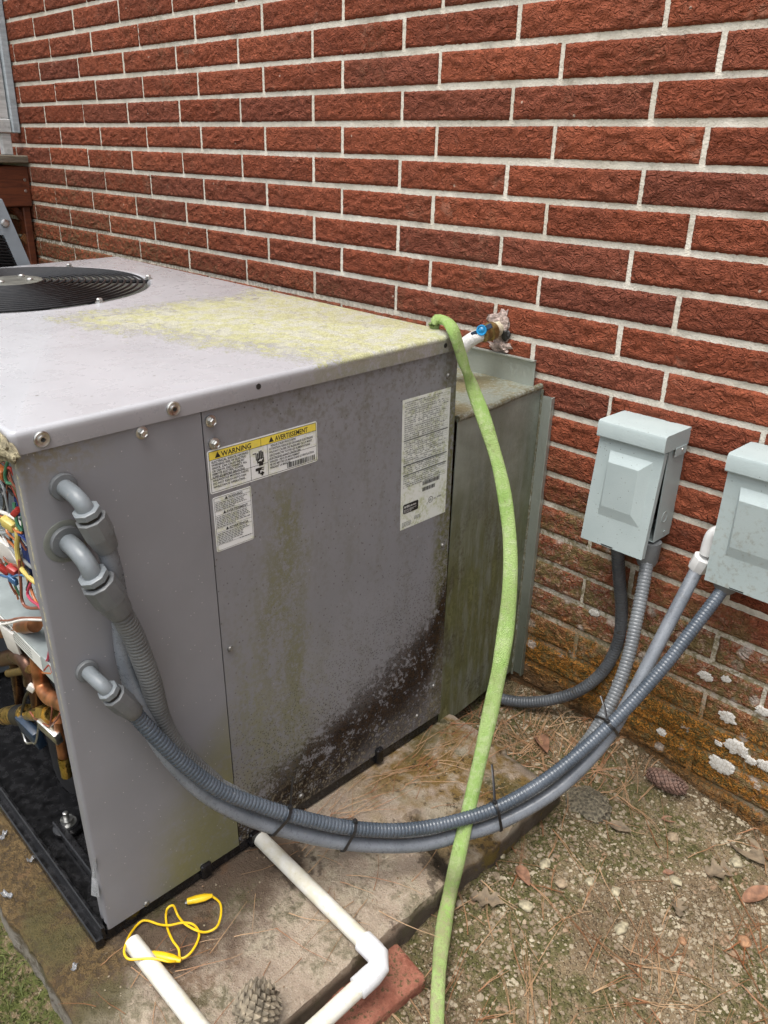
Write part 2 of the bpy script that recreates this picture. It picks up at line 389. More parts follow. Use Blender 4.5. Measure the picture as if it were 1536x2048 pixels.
def mat_hose():
    m = new('pale green woven sleeve'); o = POS(); n = NZ(o, 14, 4); g = NZ(o, 70, 5, .7); f = VO(o, 520)
    c = MIX(RP(n, .35, .65), (.235, .365, .105), (.345, .455, .185)); c = MIX(RP(g, .45, .66) * .55, c, (.46, .50, .32))
    c = MIX(RP(NZ(o, 35, 5, .75), .60, .74) * .35, c, (.17, .22, .07)); c = MIX(RP(f, .2, .6) * .25, c, (.20, .33, .09))
    hx, hy, hzz = SEP(o); c = MIX(RP(NZ(o, 9, 4, .7), .45, .62) * .45, c, (.24, .28, .12)); c = MIX(RP(NZ(o, 55, 4, .75), .58, .70) * .5, c, (.15, .15, .075)); c = MIX(RP(hzz + (n - .5) * .1, .16, .02) * RP(g, .38, .6) * .6, c, (.24, .21, .12))
    return end(m, c, .95, 0, f + g, .0012, .9, .1)
MAT['hose'] = mat_hose()
def mat_pvc():
    m = new('white pvc'); o = POS(); n = NZ(o, 25, 5, .7); f = NZ(o, 180, 4, .7); ox, oy, oz = SEP(o)
    c = MIX(RP(n, .4, .65) * .7, (.66, .65, .60), (.56, .52, .38)); c = MIX(RP(f, .62, .72) * .6, c, (.34, .29, .17))
    c = MIX(RP(NZ(o, 40, 5, .7), .6, .68) * RP(oz, .05, .0) * .7, c, (.33, .32, .12))
    return end(m, c, .38, 0, f, .0003)
MAT['pvc'] = mat_pvc()
MAT['pvc_fit'] = simple('white pvc fitting', (.66, .67, .69), .33, 0, .06, 60)
MAT['yellow'] = simple('yellow vinyl', (.80, .52, .012), .35, 0, .10, 60)
MAT['brass'] = simple('brass', (.62, .43, .13), .3, 1, .3, 70)
MAT['oldbrass'] = simple('tarnished brass', (.26, .18, .07), .42, .8, .4, 120)
MAT['copper'] = simple('dull copper', (.40, .17, .075), .38, .75, .5, 35)
MAT['darkcopper'] = simple('dark copper', (.10, .052, .034), .32, .7, .5, 30)
MAT['blue'] = simple('blue plastic', (.01, .22, .46), .35, 0, .3, 120)
MAT['navy'] = simple('navy plastic', (.012, .028, .055), .4)
MAT['tape'] = simple('white pipe tape', (.62, .61, .58), .6, 0, .15, 200, .002)
MAT['foam'] = simple('crumbling pink mortar', (.42, .33, .29), .9, 0, .5, 120, .006)
MAT['crust'] = simple('beige lichen crust', (.27, .235, .15), .95, 0, .5, 120, .006)
MAT['ivory'] = simple('ivory painted pipe', (.55, .50, .37), .6, 0, .25, 160)
def mat_concrete():
    m = new('weathered concrete'); P = OBJ(); x, y, z = SEP(P)
    nA = NZ(P, 5, 4); nB = NZ(P, 20, 5, .65); nC = NZ(P, 90, 5, .7); nD = NZ(P, 380, 4, .7)
    c = MIX(RP(nA, .3, .7), (.38, .295, .225), (.53, .435, .335)); c = MIX(RP(nB, .45, .7) * .6, c, (.50, .45, .33))
    v = VO(P, 330); s = SEP(VO(P, 330, out='Color'))[0]
    c = MIX(RP(v, .45, .2) * RP(s, .5, .7) * .65, c, (.60, .53, .44)); c = MIX(RP(nD, .55, .7) * .55, c, (.11, .085, .065))
    # dark damp band beside the unit, brown moss on the front strip, ochre stain at the back corner
    damp = RP(x + (nB - .5) * .26 + (nA - .5) * .2, .19, .06) * RP(y, -.36, -.46); c = MIX(damp * .85, c, MIX(nC, (.055, .035, .022), (.13, .085, .055)))
    fm = RP(y + (nB - .5) * .07, -.73, -.79) * RP(x + (nA - .5) * .2, .14, .02) * RP(nC * .5 + nD * .5, .30, .48); c = MIX(fm * .9, c, MIX(RP(nC * .6 + nD * .4, .40, .60), (.040, .026, .010), (.19, .125, .05)))
    rst = RP(NZ(P, 6, 4, .65), .54, .62) * RP(nC, .36, .58); c = MIX(rst * .6, c, (.17, .095, .05))
    och = RP(y + (nA - .5) * .2, -.38, -.16) * RP(nB * .6 + nA * .4, .40, .54); c = MIX(och * .95, c, MIX(nC, (.16, .085, .015), (.30, .20, .06)))
    pale = RP(y + (nA - .5) * .2, -.34, -.16) * RP(NZ(P, 13, 4), .50, .62); c = MIX(pale * .7, c, (.46, .42, .33))
    c = MIX(RP(nB * .5 + nC * .5, .54, .64) * .45, c, (.13, .10, .072))
    bl = RP(NZ(P, 9, 5, .7), .57, .63); c = MIX(bl * .75, c, MIX(nC, (.045, .03, .02), (.10, .075, .055)))
    c = MIX(RP(y, -.30, -.12) * RP(nC * .5 + nB * .5, .53, .60) * .9, c, (.055, .035, .02))
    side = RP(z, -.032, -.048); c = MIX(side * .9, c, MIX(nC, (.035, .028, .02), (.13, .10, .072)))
    c = MIX(side * RP(y, -.845, -.858) * RP(x, .27, .25) * RP(nB * .5 + nC * .5, .60, .44), c, MIX(nC, (.20, .18, .15), (.40, .37, .32)))
    c = MIX(side * RP(nB, .52, .62) * RP(y, -.35, -.15) * .8, c, (.17, .12, .02))
    crk = RP(M('ABSOLUTE', (y + .245) + (x - .20) * .35 + (nB - .5) * .04), .016, .006) * RP(x, .13, .16); c = MIX(crk * .9, c, (.03, .022, .014))
    gm = RP(nA * .5 + NZ(P, 7, 3) * .5 + nC * .25, .64, .72); c = MIX(gm * .6, c, MIX(nD, (.05, .05, .018), (.13, .125, .05)))
    wet = mx(damp * RP(nA, .4, .6), fm * RP(nB, .52, .64))
    return end(m, c, RP(wet, 0, 1, .88, .35), 0, nC * .9 + nD * .6 + nB * 1.4, .009, 1., .3)
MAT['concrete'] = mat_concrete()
def mat_soil():
    m = new('gravelly soil'); P = POS(); x, y, z = SEP(P)
    nA = NZ(P, 4, 5); nB = NZ(P, 17, 5, .65); nC = NZ(P, 80, 5, .7); nD = NZ(P, 330, 4, .7)
    c = MIX(RP(nA, .35, .65), (.185, .132, .078), (.29, .218, .132)); c = MIX(RP(nC, .5, .7) * .75, c, (.36, .285, .175))
    v = VO(P, 150); s = SEP(VO(P, 150, out='Color'))[0]
    c = MIX(RP(v, .36, .24) * RP(s, .62, .72) * .85, c, MIX(nD, (.26, .21, .13), (.52, .47, .33)))
    v2 = VO(P, 380); s2 = SEP(VO(P, 380, out='Color'))[1]; c = MIX(RP(v2, .4, .25) * RP(s2, .55, .7) * .7, c, (.48, .42, .30))
    c = MIX(RP(nD, .54, .68) * .65, c, (.05, .035, .022)); c = MIX(RP(nB * .5 + nC * .5, .56, .66) * .6, c, (.07, .05, .033))
    mo = RP(nB * .6 + nA * .4 + RP(x, 2.9, 2.45) * .08, .48, .58) * RP(nC, .36, .54); c = MIX(mo * .8, c, MIX(nD, (.05, .055, .012), (.12, .125, .035)))
    gl = RP(y, -1.1, -1.17) * RP(x, 2.5, 2.35); c = MIX(gl * RP(nC, .4, .6) * .9, c, MIX(nD, (.045, .06, .012), (.14, .16, .045)))
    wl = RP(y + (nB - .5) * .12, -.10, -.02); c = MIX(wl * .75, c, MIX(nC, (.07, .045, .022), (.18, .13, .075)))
    return end(m, c, .92, 0, nC + nD * .6 + RP(v, .5, .2) * .6 + nB * .8, .009, 1, .25)
MAT['soil'] = mat_soil()
def mat_pebble():
    m = new('pale pebbles'); r = RND(); P = POS(); s = SEP(VO(P, 55, out='Color'))
    c = MIX(s[0], (.17, .125, .08), (.38, .33, .235)); c = MIX(RP(s[1], .82, .87) * .6, c, (.27, .155, .085)); c = MIX(RP(NZ(P, 300, 4, .7), .5, .7) * .5, c, (.16, .12, .08))
    return end(m, c, .8, 0, NZ(P, 200, 4), .002)
MAT['pebble'] = mat_pebble()
MAT['peb_cream'] = simple('cream pebble', (.33, .29, .195), .8, 0, .45, 90, .002)
MAT['peb_tan'] = simple('tan pebble', (.30, .23, .15), .8, 0, .3, 120, .002)
MAT['peb_orange'] = simple('orange pebble', (.31, .17, .09), .8, 0, .4, 120, .002)
def mat_needle():
    m = new('dead pine needles'); P = POS(); s = SEP(VO(P, 14, out='Color'))[0]
    c = MIX(s, (.23, .092, .038), (.38, .25, .14)); return end(m, c, .6, spec=.3)
MAT['needle'] = mat_needle()
MAT['leaf'] = simple('dry leaf', (.24, .125, .075), .7, 0, .45, 60, .002)
MAT['leaf_g'] = simple('dry grey leaf', (.17, .13, .085), .8, 0, .4, 60, .002)
MAT['grass'] = simple('grass', (.095, .115, .025), .7, 0, .6, 30)
MAT['moss'] = simple('moss', (.07, .085, .018), .95, 0, .6, 90, .004)
MAT['cone'] = simple('brown pine cone', (.17, .10, .075), .7, 0, .5, 90, .001)
MAT['cone_g'] = simple('weathered pine cone', (.21, .175, .125), .8, 0, .6, 70, .001)
MAT['cone_core'] = simple('cone core', (.06, .03, .02), .9)
def mat_redbrick():
    m = new('salmon brick'); o = OBJ(); n = NZ(o, 30, 4, .7); f = NZ(o, 160, 4, .7)
    c = MIX(RP(n, .35, .65), (.22, .080, .052), (.34, .145, .098)); c = MIX(RP(f, .55, .7) * .5, c, (.12, .06, .045)); c = MIX(RP(n * .5 + f * .5, .54, .60) * .8, c, (.07, .075, .03))
    return end(m, c, .92, 0, f + n, .005, 1, .2)
MAT['redbrick'] = mat_redbrick()
MAT['rock'] = simple('rough grey concrete lump', (.15, .13, .09), .95, 0, .65, 170, .005)
MAT['lichen'] = None
def mat_lichen():
    m = new('white crust lichen'); P = POS(); e = VO(P, 130, 'DISTANCE_TO_EDGE'); n = NZ(P, 240, 4, .7)
    c = MIX(RP(e, .015, .07), (.36, .32, .27), (.56, .545, .51)); c = MIX(RP(n, .5, .7) * .5, c, (.36, .33, .28))
    return end(m, c, .95, 0, RP(e, 0, .12) * .5 + n * .5, .0006, .7, .2)
MAT['lichen'] = mat_lichen()
def mat_wood(name, a, b, rough=.6):
    m = new(name); P = POS(); st = scl(P, (6, 1, 9)); n = NZ(st, 9, 5, .6, .6); f = NZ(P, 40, 4)
    c = MIX(RP(n, .3, .7), a, b); c = MIX(RP(f, .58, .72) * .35, c, tuple(v * .4 for v in a)); return end(m, c, rough, 0, n, .001)
MAT['redwood'] = mat_wood('red-brown stained timber', (.075, .018, .007), (.15, .040, .014), .5)
MAT['tanwood'] = mat_wood('orange-brown timber', (.13, .050, .015), (.20, .085, .028), .6)
MAT['greywood'] = mat_wood('weathered timber', (.11, .09, .065), (.21, .18, .13), .8)
MAT['whitewood'] = mat_wood('worn white paint', (.42, .43, .42), (.62, .63, .62), .6)
MAT['bluewood'] = mat_wood('pale blue-grey paint', (.34, .39, .42), (.46, .51, .54), .6)
MAT['panelgrey'] = simple('blue-grey panel', (.30, .34, .37), .4, 0, .08, 20)
MAT['paper'] = simple('sticker vinyl', (.66, .67, .64), .35, 0, .05, 30)
def mat_sticker(name, a, tint, amt):
    m = new(name); o = OBJ(); x, y, z = SEP(o); n = NZ(o, 30, 4, .6); f = NZ(o, 160, 5, .75)
    c = MIX(RP(n, .42, .62) * RP(f, .38, .62) * amt, a, tint); c = MIX(RP(f, .62, .74) * amt * .7, c, (.22, .21, .13))
    return end(m, c, .4, 0, f, .0002)
MAT['sticker'] = mat_sticker('grubby white vinyl', (.74, .75, .75), (.52, .54, .26), .55)
MAT['plate'] = mat_sticker('mossy white vinyl', (.66, .68, .64), (.42, .45, .25), .9)
MAT['sticker_y'] = mat_sticker('yellow vinyl print', (.78, .62, .08), (.60, .52, .16), .5)
MAT['ink'] = simple('black ink', (.018, .017, .016), .5)
MAT['fade'] = simple('faded ink', (.13, .14, .135), .6)
MAT['white_ink'] = simple('white ink', (.66, .66, .64), .5)
for n, c in dict(w_yellow=(.58, .46, .13), w_white=(.68, .66, .62), w_grey=(.25, .27, .28), w_blue=(.02, .04, .17), w_red=(.36, .035, .03), w_orange=(.45, .14, .04),
                 w_brown=(.22, .075, .045), w_green=(.05, .18, .10), w_black=(.012, .012, .013), w_pink=(.45, .05, .10), w_ltblue=(.05, .14, .30)).items():
    MAT[n] = simple('wire ' + n[2:], c, .35, 0, .1)
def mat_film():
    m = new('clear plastic film'); o = OBJ(); n = NZ(o, 60, 3); return end(m, (.80, .82, .85), .15, 0, n, .0012, .6, .6, Transmission_Weight=.85)
MAT['film'] = mat_film()

# ================================================================== SETTING
def gh(x, y):
    """ground height"""
    z = 0.035 - .15 * min(max(x - 2.55, 0), .9) + .035 * max(min(y, 0), -2.5)
    z += .012 * (noise.noise(Vector((x * 3, y * 3, 0)))) + .009 * noise.noise(Vector((x * 11, y * 11, 4))) + .0042 * noise.noise(Vector((x * 40, y * 40, 9)))
    z += .018 * max(0, 1 - abs(y + .02) / .10) * (1 if y < .05 else 0)
    d = math.hypot(x - 2.62, y + .33); z += .012 * math.exp(-(d / .10) ** 2)
    return z
def axis(lo, hi, step, far):
    a = list(np.arange(lo, hi + 1e-6, step)); s = step; l = lo; r = hi; L = []; Rr = []
    while l > -far: s *= 1.45; l -= s; L.append(l)
    s = step
    while r < far: s *= 1.45; r += s; Rr.append(r)
    return L[::-1] + a + Rr
gx = axis(1.7, 3.6, .0115, 80); gy = axis(-2.0, .06, .0115, 80)
vs = [(x, y, gh(x, y)) for y in gy for x in gx]; nx = len(gx)
fs = [(j * nx + i, j * nx + i + 1, (j + 1) * nx + i + 1, (j + 1) * nx + i) for j in range(len(gy) - 1) for i in range(nx - 1)]
g = MB(); g.v = [Vector(v) for v in vs]; g.f = fs
struct(g.build('ground', MAT['soil'], None, True, 180))

# ---- concrete pad under the unit (unit frame)
PZ = -.025
def pad_edge(k): return .288 + .006 * noise.noise(Vector((k * 9, 3, 1))) + .004 * noise.noise(Vector((k * 40, 8, 1)))
def make_pad():
    m = MB(); nxp, nyp = 130, 74; x0, x1, y0, y1 = -1.45, .288, -.862, .045
    def P(i, j, lvl):
        u, v = i / nxp, j / nyp; u = u ** .55
        x = x0 + (x1 - x0) * u; y = y0 + (y1 - y0) * v
        ex = .007 * noise.noise(Vector((y * 9, 3, 1))) + .005 * noise.noise(Vector((y * 45, 8, 1)))
        ey = .008 * noise.noise(Vector((x * 9, 5, 2))) + .005 * noise.noise(Vector((x * 45, 2, 2)))
        x += ex * u ** 6; y += ey * (abs(v - .5) * 2) ** 6
        z = PZ + (.0045 * noise.noise(Vector((x * 6, y * 6, 0))) + .0042 * noise.noise(Vector((x * 22, y * 22, 5))) + .0022 * noise.noise(Vector((x * 70, y * 70, 9)))) * (1 if x > .02 or y < -.8 else .2) - .001
        e = min(1 - u, v, 1 - v) * 1.0
        if i == nxp or j == 0 or j == nyp: z -= .0015 + .003 * abs(noise.noise(Vector((x * 30, y * 30, 3))))
        # broken corner and the crack across the right edge
        ck = abs((y + .245) - (x - .20) * -.35 - .02 * noise.noise(Vector((x * 20, 1, 1))))
        if x > .14 and ck < .014: z -= .014
        if x > .20 and -.235 < y < -.12: z -= .007
        if y > -.02 and x > .15: z -= .012 * (y + .02) / .06
        return Vector((x, y, z))
    top = [P(i, j, 0) for j in range(nyp + 1) for i in range(nxp + 1)]
    m.add(top, [(j * (nxp + 1) + i, j * (nxp + 1) + i + 1, (j + 1) * (nxp + 1) + i + 1, (j + 1) * (nxp + 1) + i) for j in range(nyp) for i in range(nxp)])
    ring = [(i, 0) for i in range(nxp)] + [(nxp, j) for j in range(nyp)] + [(i, nyp) for i in range(nxp, 0, -1)] + [(0, j) for j in range(nyp, 0, -1)]
    R = [top[j * (nxp + 1) + i] for i, j in ring]; n = len(R); rows = []
    for k, dz in enumerate((0, -.02, -.05, -.09, -.16)):
        o = .002 * (k > 0); rows.append([Vector((p.x + (o if p.x > .2 else 0) + (.004 * noise.noise(Vector((p.x * 30, p.y * 30, k * .7))) if k else 0),
            p.y + (-o if p.y < -.8 else 0) + (.004 * noise.noise(Vector((p.x * 30, p.y * 30, k * .7 + 5))) if k else 0), p.z + dz)) for p in R])
    m.add([p for r in rows for p in r], [(k * n + i, k * n + (i + 1) % n, (k + 1) * n + (i + 1) % n, (k + 1) * n + i) for k in range(4) for i in range(n)])
    o = m.build('concrete_pad', MAT['concrete'], None, True, 24, weld=True); o.matrix_world = UM; return struct(o)
make_pad()

# ---- brick wall
H, BL, OFF, ZB = .0677, .29684, .35227, 1.27     # course, brick module, third-bond offset, height of course line 0
wall = empty('brick_wall', 'textured red brick house wall with wide cream mortar joints', 'wall')
def brick_mesh(seed):
    rnd = random.Random(seed); L, Hh, D = BL - .0100, H - .0122, .05
    nxb, nzb = 60, 13; vs = []; fs = []
    def edge(t, k): return .0011 * noise.noise(Vector((t * 60, seed * 3.1, k))) + .0012 * noise.noise(Vector((t * 9, seed * 7.1, k)))
    for j in range(nzb + 1):
        for i in range(nxb + 1):
            u, v = i / nxb, j / nzb; x = (u - .5) * L; z = (v - .5) * Hh
            e = min(min(u, 1 - u) * L, min(v, 1 - v) * Hh); p = Vector((x * 32 + seed * 17, z * 62, seed * 5.3))
            q = p + Vector((noise.noise(p * .9), noise.noise(p * .9 + Vector((9, 3, 1))), 0)) * .8
            d = .0064 * (noise.noise(q) * .5 + (.35 - abs(noise.noise(q * 1.6))) * .9 + noise.noise(q * 3.7) * .30)
            fade = min(1, e / .007); d = max(d, -.0012) * fade + .0022 - .0026 * (1 - min(1, e / .004)) ** 2
            if i in (0, nxb): x += edge(v, 1 + i)
            if j in (0, nzb): z += edge(u * 4, 3 + j)
            vs.append((x, -d, z))
    for j in range(nzb):
        for i in range(nxb): a = j * (nxb + 1) + i; fs.append((a, a + 1, a + nxb + 2, a + nxb + 1))
    ring = [i for i in range(nxb)] + [j * (nxb + 1) + nxb for j in range(nzb)] + [nzb * (nxb + 1) + i for i in range(nxb, 0, -1)] + [j * (nxb + 1) for j in range(nzb, 0, -1)]
    b = len(vs); n = len(ring); vs += [(vs[i][0], D, vs[i][2]) for i in ring]
    fs += [(ring[(k + 1) % n], ring[k], b + k, b + (k + 1) % n) for k in range(n)]
    me = bpy.data.meshes.new('brick'); me.from_pydata(vs, [], fs); me.shade_smooth(); me.set_sharp_from_angle(angle=math.radians(60)); me.materials.append(MAT['brick']); return me
BM = [brick_mesh(s) for s in range(9)]
cand = []
for k in range(-19, 28):
    off = 0 if k % 2 == 0 else OFF
    for i in range(-4, 20):
        xc = (i + off + .5) * BL + .0; zc = ZB + (k + .5) * H
        if xc < -1.0 or xc > 5.7 or (xc < -.55): continue
        d = Vector((xc, 0, zc)) - CP; wz = d.dot(FW); sx, sy = 768 + FPX * d.dot(RT) / wz, 1024 - FPX * d.dot(UP) / wz
        m = 170 / max(wz, .3); inv = -m < sx < 1536 + m and -60 < sy < 2110
        inv = inv and not (UO.x - UB < xc < UO.x - .2 and zc < .80)      # hidden behind the unit
        cand.append((0 if inv else 1, wz, xc, zc))
cand.sort(); rest = MB(); cnt = 0
for fl, wz, xc, zc in cand:
    if not fl and cnt < 298:
        o = bpy.data.objects.new('brick', random.choice(BM)); o.location = (xc + random.uniform(-.0012, .0012), -.0010 + random.uniform(-.0006, .0006), zc + random.uniform(-.0012, .0012))
        o.rotation_euler = (0, random.uniform(-.004, .004), PI if random.random() < .0 else 0); link(o, wall); cnt += 1
    else:
        rest.box((xc - BL / 2 + .005, -.003, zc - H / 2 + .006), (xc + BL / 2 - .005, .05, zc + H / 2 - .006))
rb = rest.build('brick_field', MAT['brick'], wall); rb['kind'] = 'stuff'
mo = MB(); mo.box((-.75, .0008, -.15), (5.9, .25, 3.2)); mo.build('mortar', MAT['mortar'], wall)
# white crust-lichen patches (each a thin irregular crust on the masonry)
def lichen(px, py, rpx, asp=.8, parent=wall):
    c = at(px, py, 1, -.004); r = rpx / FPX * depth(c); m = MB(); n = 56; s = px * .13 + py * .07
    def ring(k, y): return [(c.x + math.cos(a) * r * k * (1 + .40 * noise.noise(Vector((math.cos(a) * 2.1, math.sin(a) * 2.1, s))) + .22 * noise.noise(Vector((math.cos(a) * 7, math.sin(a) * 7, s)))) * 1.15, y, c.z + math.sin(a) * r * k * asp * (1 + .40 * noise.noise(Vector((math.cos(a) * 2.1, math.sin(a) * 2.1, s))) + .22 * noise.noise(Vector((math.cos(a) * 7, math.sin(a) * 7, s))))) for a in [2 * PI * i / n for i in range(n)]]
    rs = ring(1, .004) + ring(1, -.0050) + ring(.95, -.0056) + ring(.45, -.0058); fs = [(k * n + i, k * n + (i + 1) % n, (k + 1) * n + (i + 1) % n, (k + 1) * n + i) for k in range(3) for i in range(n)] + [tuple(3 * n + i for i in range(n))]
    m.add(rs, fs).build('lichen_patch', MAT['lichen'], parent, True, 60)
for a in [(1411, 1352, 13), (1452, 1358, 9), (1454, 1435, 15), (1471, 1495, 20), (1444, 1532, 22), (1502, 1522, 10), (1530, 1532, 15), (1525, 1423, 12), (1322, 1465, 8), (1233, 1367, 8),
          (1188, 1226, 9), (1437, 1486, 7), (1490, 1512, 7)]:
    lichen(*a)

# ================================================================== PACKAGED AIR CONDITIONER
unit = empty('air_conditioner', 'large taupe grey packaged air conditioner on concrete pad, open on its left side', 'air conditioner', UO, UE)
# ---- lid with fan opening
GC, GR = Vector((-.93, -.40, 0)), .275
def make_lid():
    m = MB(); o = .004; x0, x1, y0, y1 = -UB - o, o, -UA - o, o; rc = .010; N = 8
    def rrect(ins, z):
        r = max(rc - ins, .001); out = []
        for cx, cy, a0 in ((x1 - rc, y1 - rc, 0), (x0 + rc, y1 - rc, PI / 2), (x0 + rc, y0 + rc, PI), (x1 - rc, y0 + rc, 1.5 * PI)):
            for k in range(N + 1):
                a = a0 + PI / 2 * k / N; out.append(Vector((cx + math.cos(a) * r, cy + math.sin(a) * r, z)))
        return out
    rings = [rrect(.002, UC - LIP), rrect(0, UC - LIP)] + [rrect(.007 * (1 - math.cos(t)), UC - .007 + .007 * math.sin(t)) for t in (0, .4, .8, 1.2, PI / 2)]
    n = len(rings[0]); m.add([p for r in rings for p in r], [(k * n + i, k * n + (i + 1) % n, (k + 1) * n + (i + 1) % n, (k + 1) * n + i) for k in range(len(rings) - 1) for i in range(n)])
    # top sheet with round opening
    bm = bmesh.new(); ov = [bm.verts.new(p) for p in rings[-1]]; C = 96
    iv = [bm.verts.new((GC.x + math.cos(2 * PI * k / C) * .315, GC.y + math.sin(2 * PI * k / C) * .315, UC)) for k in range(C)]
    ed = [bm.edges.new((ov[i], ov[(i + 1) % n])) for i in range(n)] + [bm.edges.new((iv[i], iv[(i + 1) % C])) for i in range(C)]
    bmesh.ops.triangle_fill(bm, use_beauty=True, edges=ed); bm.verts.index_update()
    m.add([v.co.copy() for v in bm.verts], [[v.index for v in f.verts] for f in bm.faces]); bm.free()
    prof = [(.315, 0), (.306, .0010), (.298, .0016), (.290, .0006), (.284, -.006), (.282, -.03), (.280, -.11)]
    m.add([Vector((GC.x + math.cos(2 * PI * k / C) * r, GC.y + math.sin(2 * PI * k / C) * r, UC + dz)) for r, dz in prof for k in range(C)],
          [(q * C + k, q * C + (k + 1) % C, (q + 1) * C + (k + 1) % C, (q + 1) * C + k) for q in range(len(prof) - 1) for k in range(C)])
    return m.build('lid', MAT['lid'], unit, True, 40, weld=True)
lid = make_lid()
# ---- fan guard: concentric wire rings on radial ribs, its hub plate, the fan under it
gz = UC + .002
def dome(r): return gz + .012 * (1 - (r / GR) ** 2)
grille = MB(); grille.lathe((GC.x, GC.y, gz + .010), (0, 0, 1), [(0, .062), (.003, .063), (.005, .058), (.005, .01)], 32)
grille = grille.build('fan_guard', MAT['hubplate'], unit)
for k in range(16):
    r = .066 + (GR - .066) * k / 15; m = MB(); n = 72
    m.tube([(GC.x + math.cos(2 * PI * i / n) * r, GC.y + math.sin(2 * PI * i / n) * r, dome(r)) for i in range(n + 1)], .0024, 8, cap=False); m.build('ring', MAT['wire'], grille)
for k in range(6):
    a = math.radians(12 + 60 * k); d = Vector((math.cos(a), math.sin(a), 0)); m = MB()
    m.tube([GC + d * r + Vector((0, 0, dome(r) - .006)) for r in (.05, .12, .2, .27, .292)], .0042, 8); m.build('rib', MAT['wire'], grille)
    m = MB(); p = GC + d * .290 + Vector((0, 0, gz - .001)); m.lathe(p, (0, 0, 1), [(0, .010), (.0015, .010), (.0015, .0065), (.007, .0065), (.009, .004)], 6); m.build('screw', MAT['steel'], grille)
for k in range(4):
    a = math.radians(40 + 90 * k); p = GC + Vector((math.cos(a), math.sin(a), 0)) * .042 + Vector((0, 0, gz + .015)); m = MB(); m.lathe(p, (0, 0, 1), [(0, .007), (.003, .007), (.005, .004)], 10); m.build('hub_screw', MAT['steel'], grille)
m = MB(); m.lathe((GC.x, GC.y, UC - .16), (0, 0, 1), [(0, .07), (.12, .07), (.14, .05)], 24); m.build('fan_motor', MAT['dark'], unit)
for k in range(4):
    a = k * PI / 2 + .3; d = Vector((math.cos(a), math.sin(a), 0)); e = Vector((-d.y, d.x, 0)); m = MB(); vs = []
    for q in range(5):
        r = .07 + .2 * q / 4; wd = .06 + .08 * q / 4; vs += [GC + d * r - e * wd + Vector((0, 0, UC - .08)), GC + d * r + Vector((0, 0, UC - .10)), GC + d * r + e * wd + Vector((0, 0, UC - .13))]
    fs = [(q * 3 + i, q * 3 + i + 1, q * 3 + i + 4, q * 3 + i + 3) for q in range(4) for i in range(2)]
    m.add(vs + [v - Vector((0, 0, .002)) for v in vs], fs + [tuple(15 + i for i in f[::-1]) for f in fs]); m.build('fan_blade', MAT['dark'], unit)
# ---- cabinet panels
YS = -.518
m = MB(); m.sheet([(0, YS - .0012), (0, -UA + .005), (-.0015, -UA + .0015), (-.005, -UA), (-.009, -UA), (-.011, -UA + .003), (-.030, -UA + .003), (-.030, -UA + .014)], .0, UC - .006, .0012)
m.build('corner_panel', MAT['corner'], unit, True, 50)
m = MB(); m.sheet([(-.016, .004), (-.0016, .004), (-.0016, YS + .0014), (-.016, YS + .0014)][::-1], .0, UC - .006, -.0012)
m.build('service_panel', MAT['service'], unit, True, 50)
m = MB(); m.box((-.020, YS - .025, .0), (-.006, YS + .025, UC - .03)); m.build('centre_post', MAT['dark'], unit)
m = MB(); m.box((-UB, -.004, .0), (-.018, 0, UC - .01)); m.build('rear_panel', MAT['plain'], unit)
m = MB(); m.box((-UB, -UA, .0), (-UB + .004, -.005, UC - .01)); m.build('end_panel', MAT['plain'], unit)
m = MB(); m.box((-UB + .005, -UA, .0), (-.80, -UA + .004, UC - .01)); m.build('coil_panel', MAT['plain'], unit)
# base pan: wet black tray with turned-up rim
m = MB(); m.box((-UB, -UA - .004, -.022), (-.004, -.004, -.012)); m.box((-.016, -UA, -.0225), (-.003, -.003, .012)); m.box((-UB, -UA - .022, -.0235), (.002, -UA - .008, -.004), .002)
m.box((-UB, -UA - .010, -.0122), (.001, -UA - .0035, .014), .0015); m.box((-.5, -.62, -.012), (-.03, -.50, -.004), .002)
m.build('base_pan', MAT['black'], unit)
for a_, b_ in ((.02, .045), (-.08, -.06)): m = MB(); m.box((-.03, YS + a_, -.022), (.006, YS + b_, .010), .003); m.build('rail_foot', MAT['black'], unit)
m = MB(); m.box((-.03, -.19, -.02), (.008, -.172, .016), .003); m.build('rail_foot', MAT['black'], unit)
# inner walls
m = MB(); m.box((-.80, -UA + .004, .0), (-.792, -.01, UC - .03)); m.build('inner_divider', MAT['insul'], unit)
m = MB(); m.box((-.79, -.42, .0), (-.02, -.41, UC - .03)); m.build('inner_back', MAT['insul'], unit)

# ---- fasteners on the right-hand face
def face(px, py, x=0): p = ul(px, py, 0, x); return p
def hexbolt(px, py, r=.0058, x=0):
    p = face(px, py, x); m = MB(); m.lathe((x - .001, p.y, p.z), (1, 0, 0), [(0, r * 1.45), (.0025, r * 1.45), (.0025, r * 1.0), (.0075, r * 1.0), (.009, r * .75)], 6 * 3, .3)
    m = MB(); m.lathe((x - .001, p.y, p.z), (1, 0, 0), [(0, r * 1.45), (.0022, r * 1.45), (.0026, r * 1.2)], 18); m.lathe((x + .001, p.y, p.z), (1, 0, 0), [(0, r), (.0062, r), (.0075, r * .72), (.0066, r * .5)], 6, .4)
    m.build('hex_bolt', MAT['steel'], unit)
for a in ((283, 865), (421, 842), (428, 887)): hexbolt(*a)
def washer(px, py):
    p = face(px, py, .004); m = MB(); m.lathe((.0035, p.y, p.z), (1, 0, 0), [(0, .0098), (.0025, .0098), (.0035, .0086), (.0030, .0066), (.0030, .0050), (.0052, .0046), (.0052, .0030), (.0025, .0026)], 24); o = m.build('washer', MAT['steel'], lid)
    m = MB(); m.lathe((.0058, p.y, p.z), (1, 0, 0), [(0, .0027), (.0006, .0027)], 6); m.build('socket', MAT['ink'], lid)
washer(83, 878); washer(346, 817)
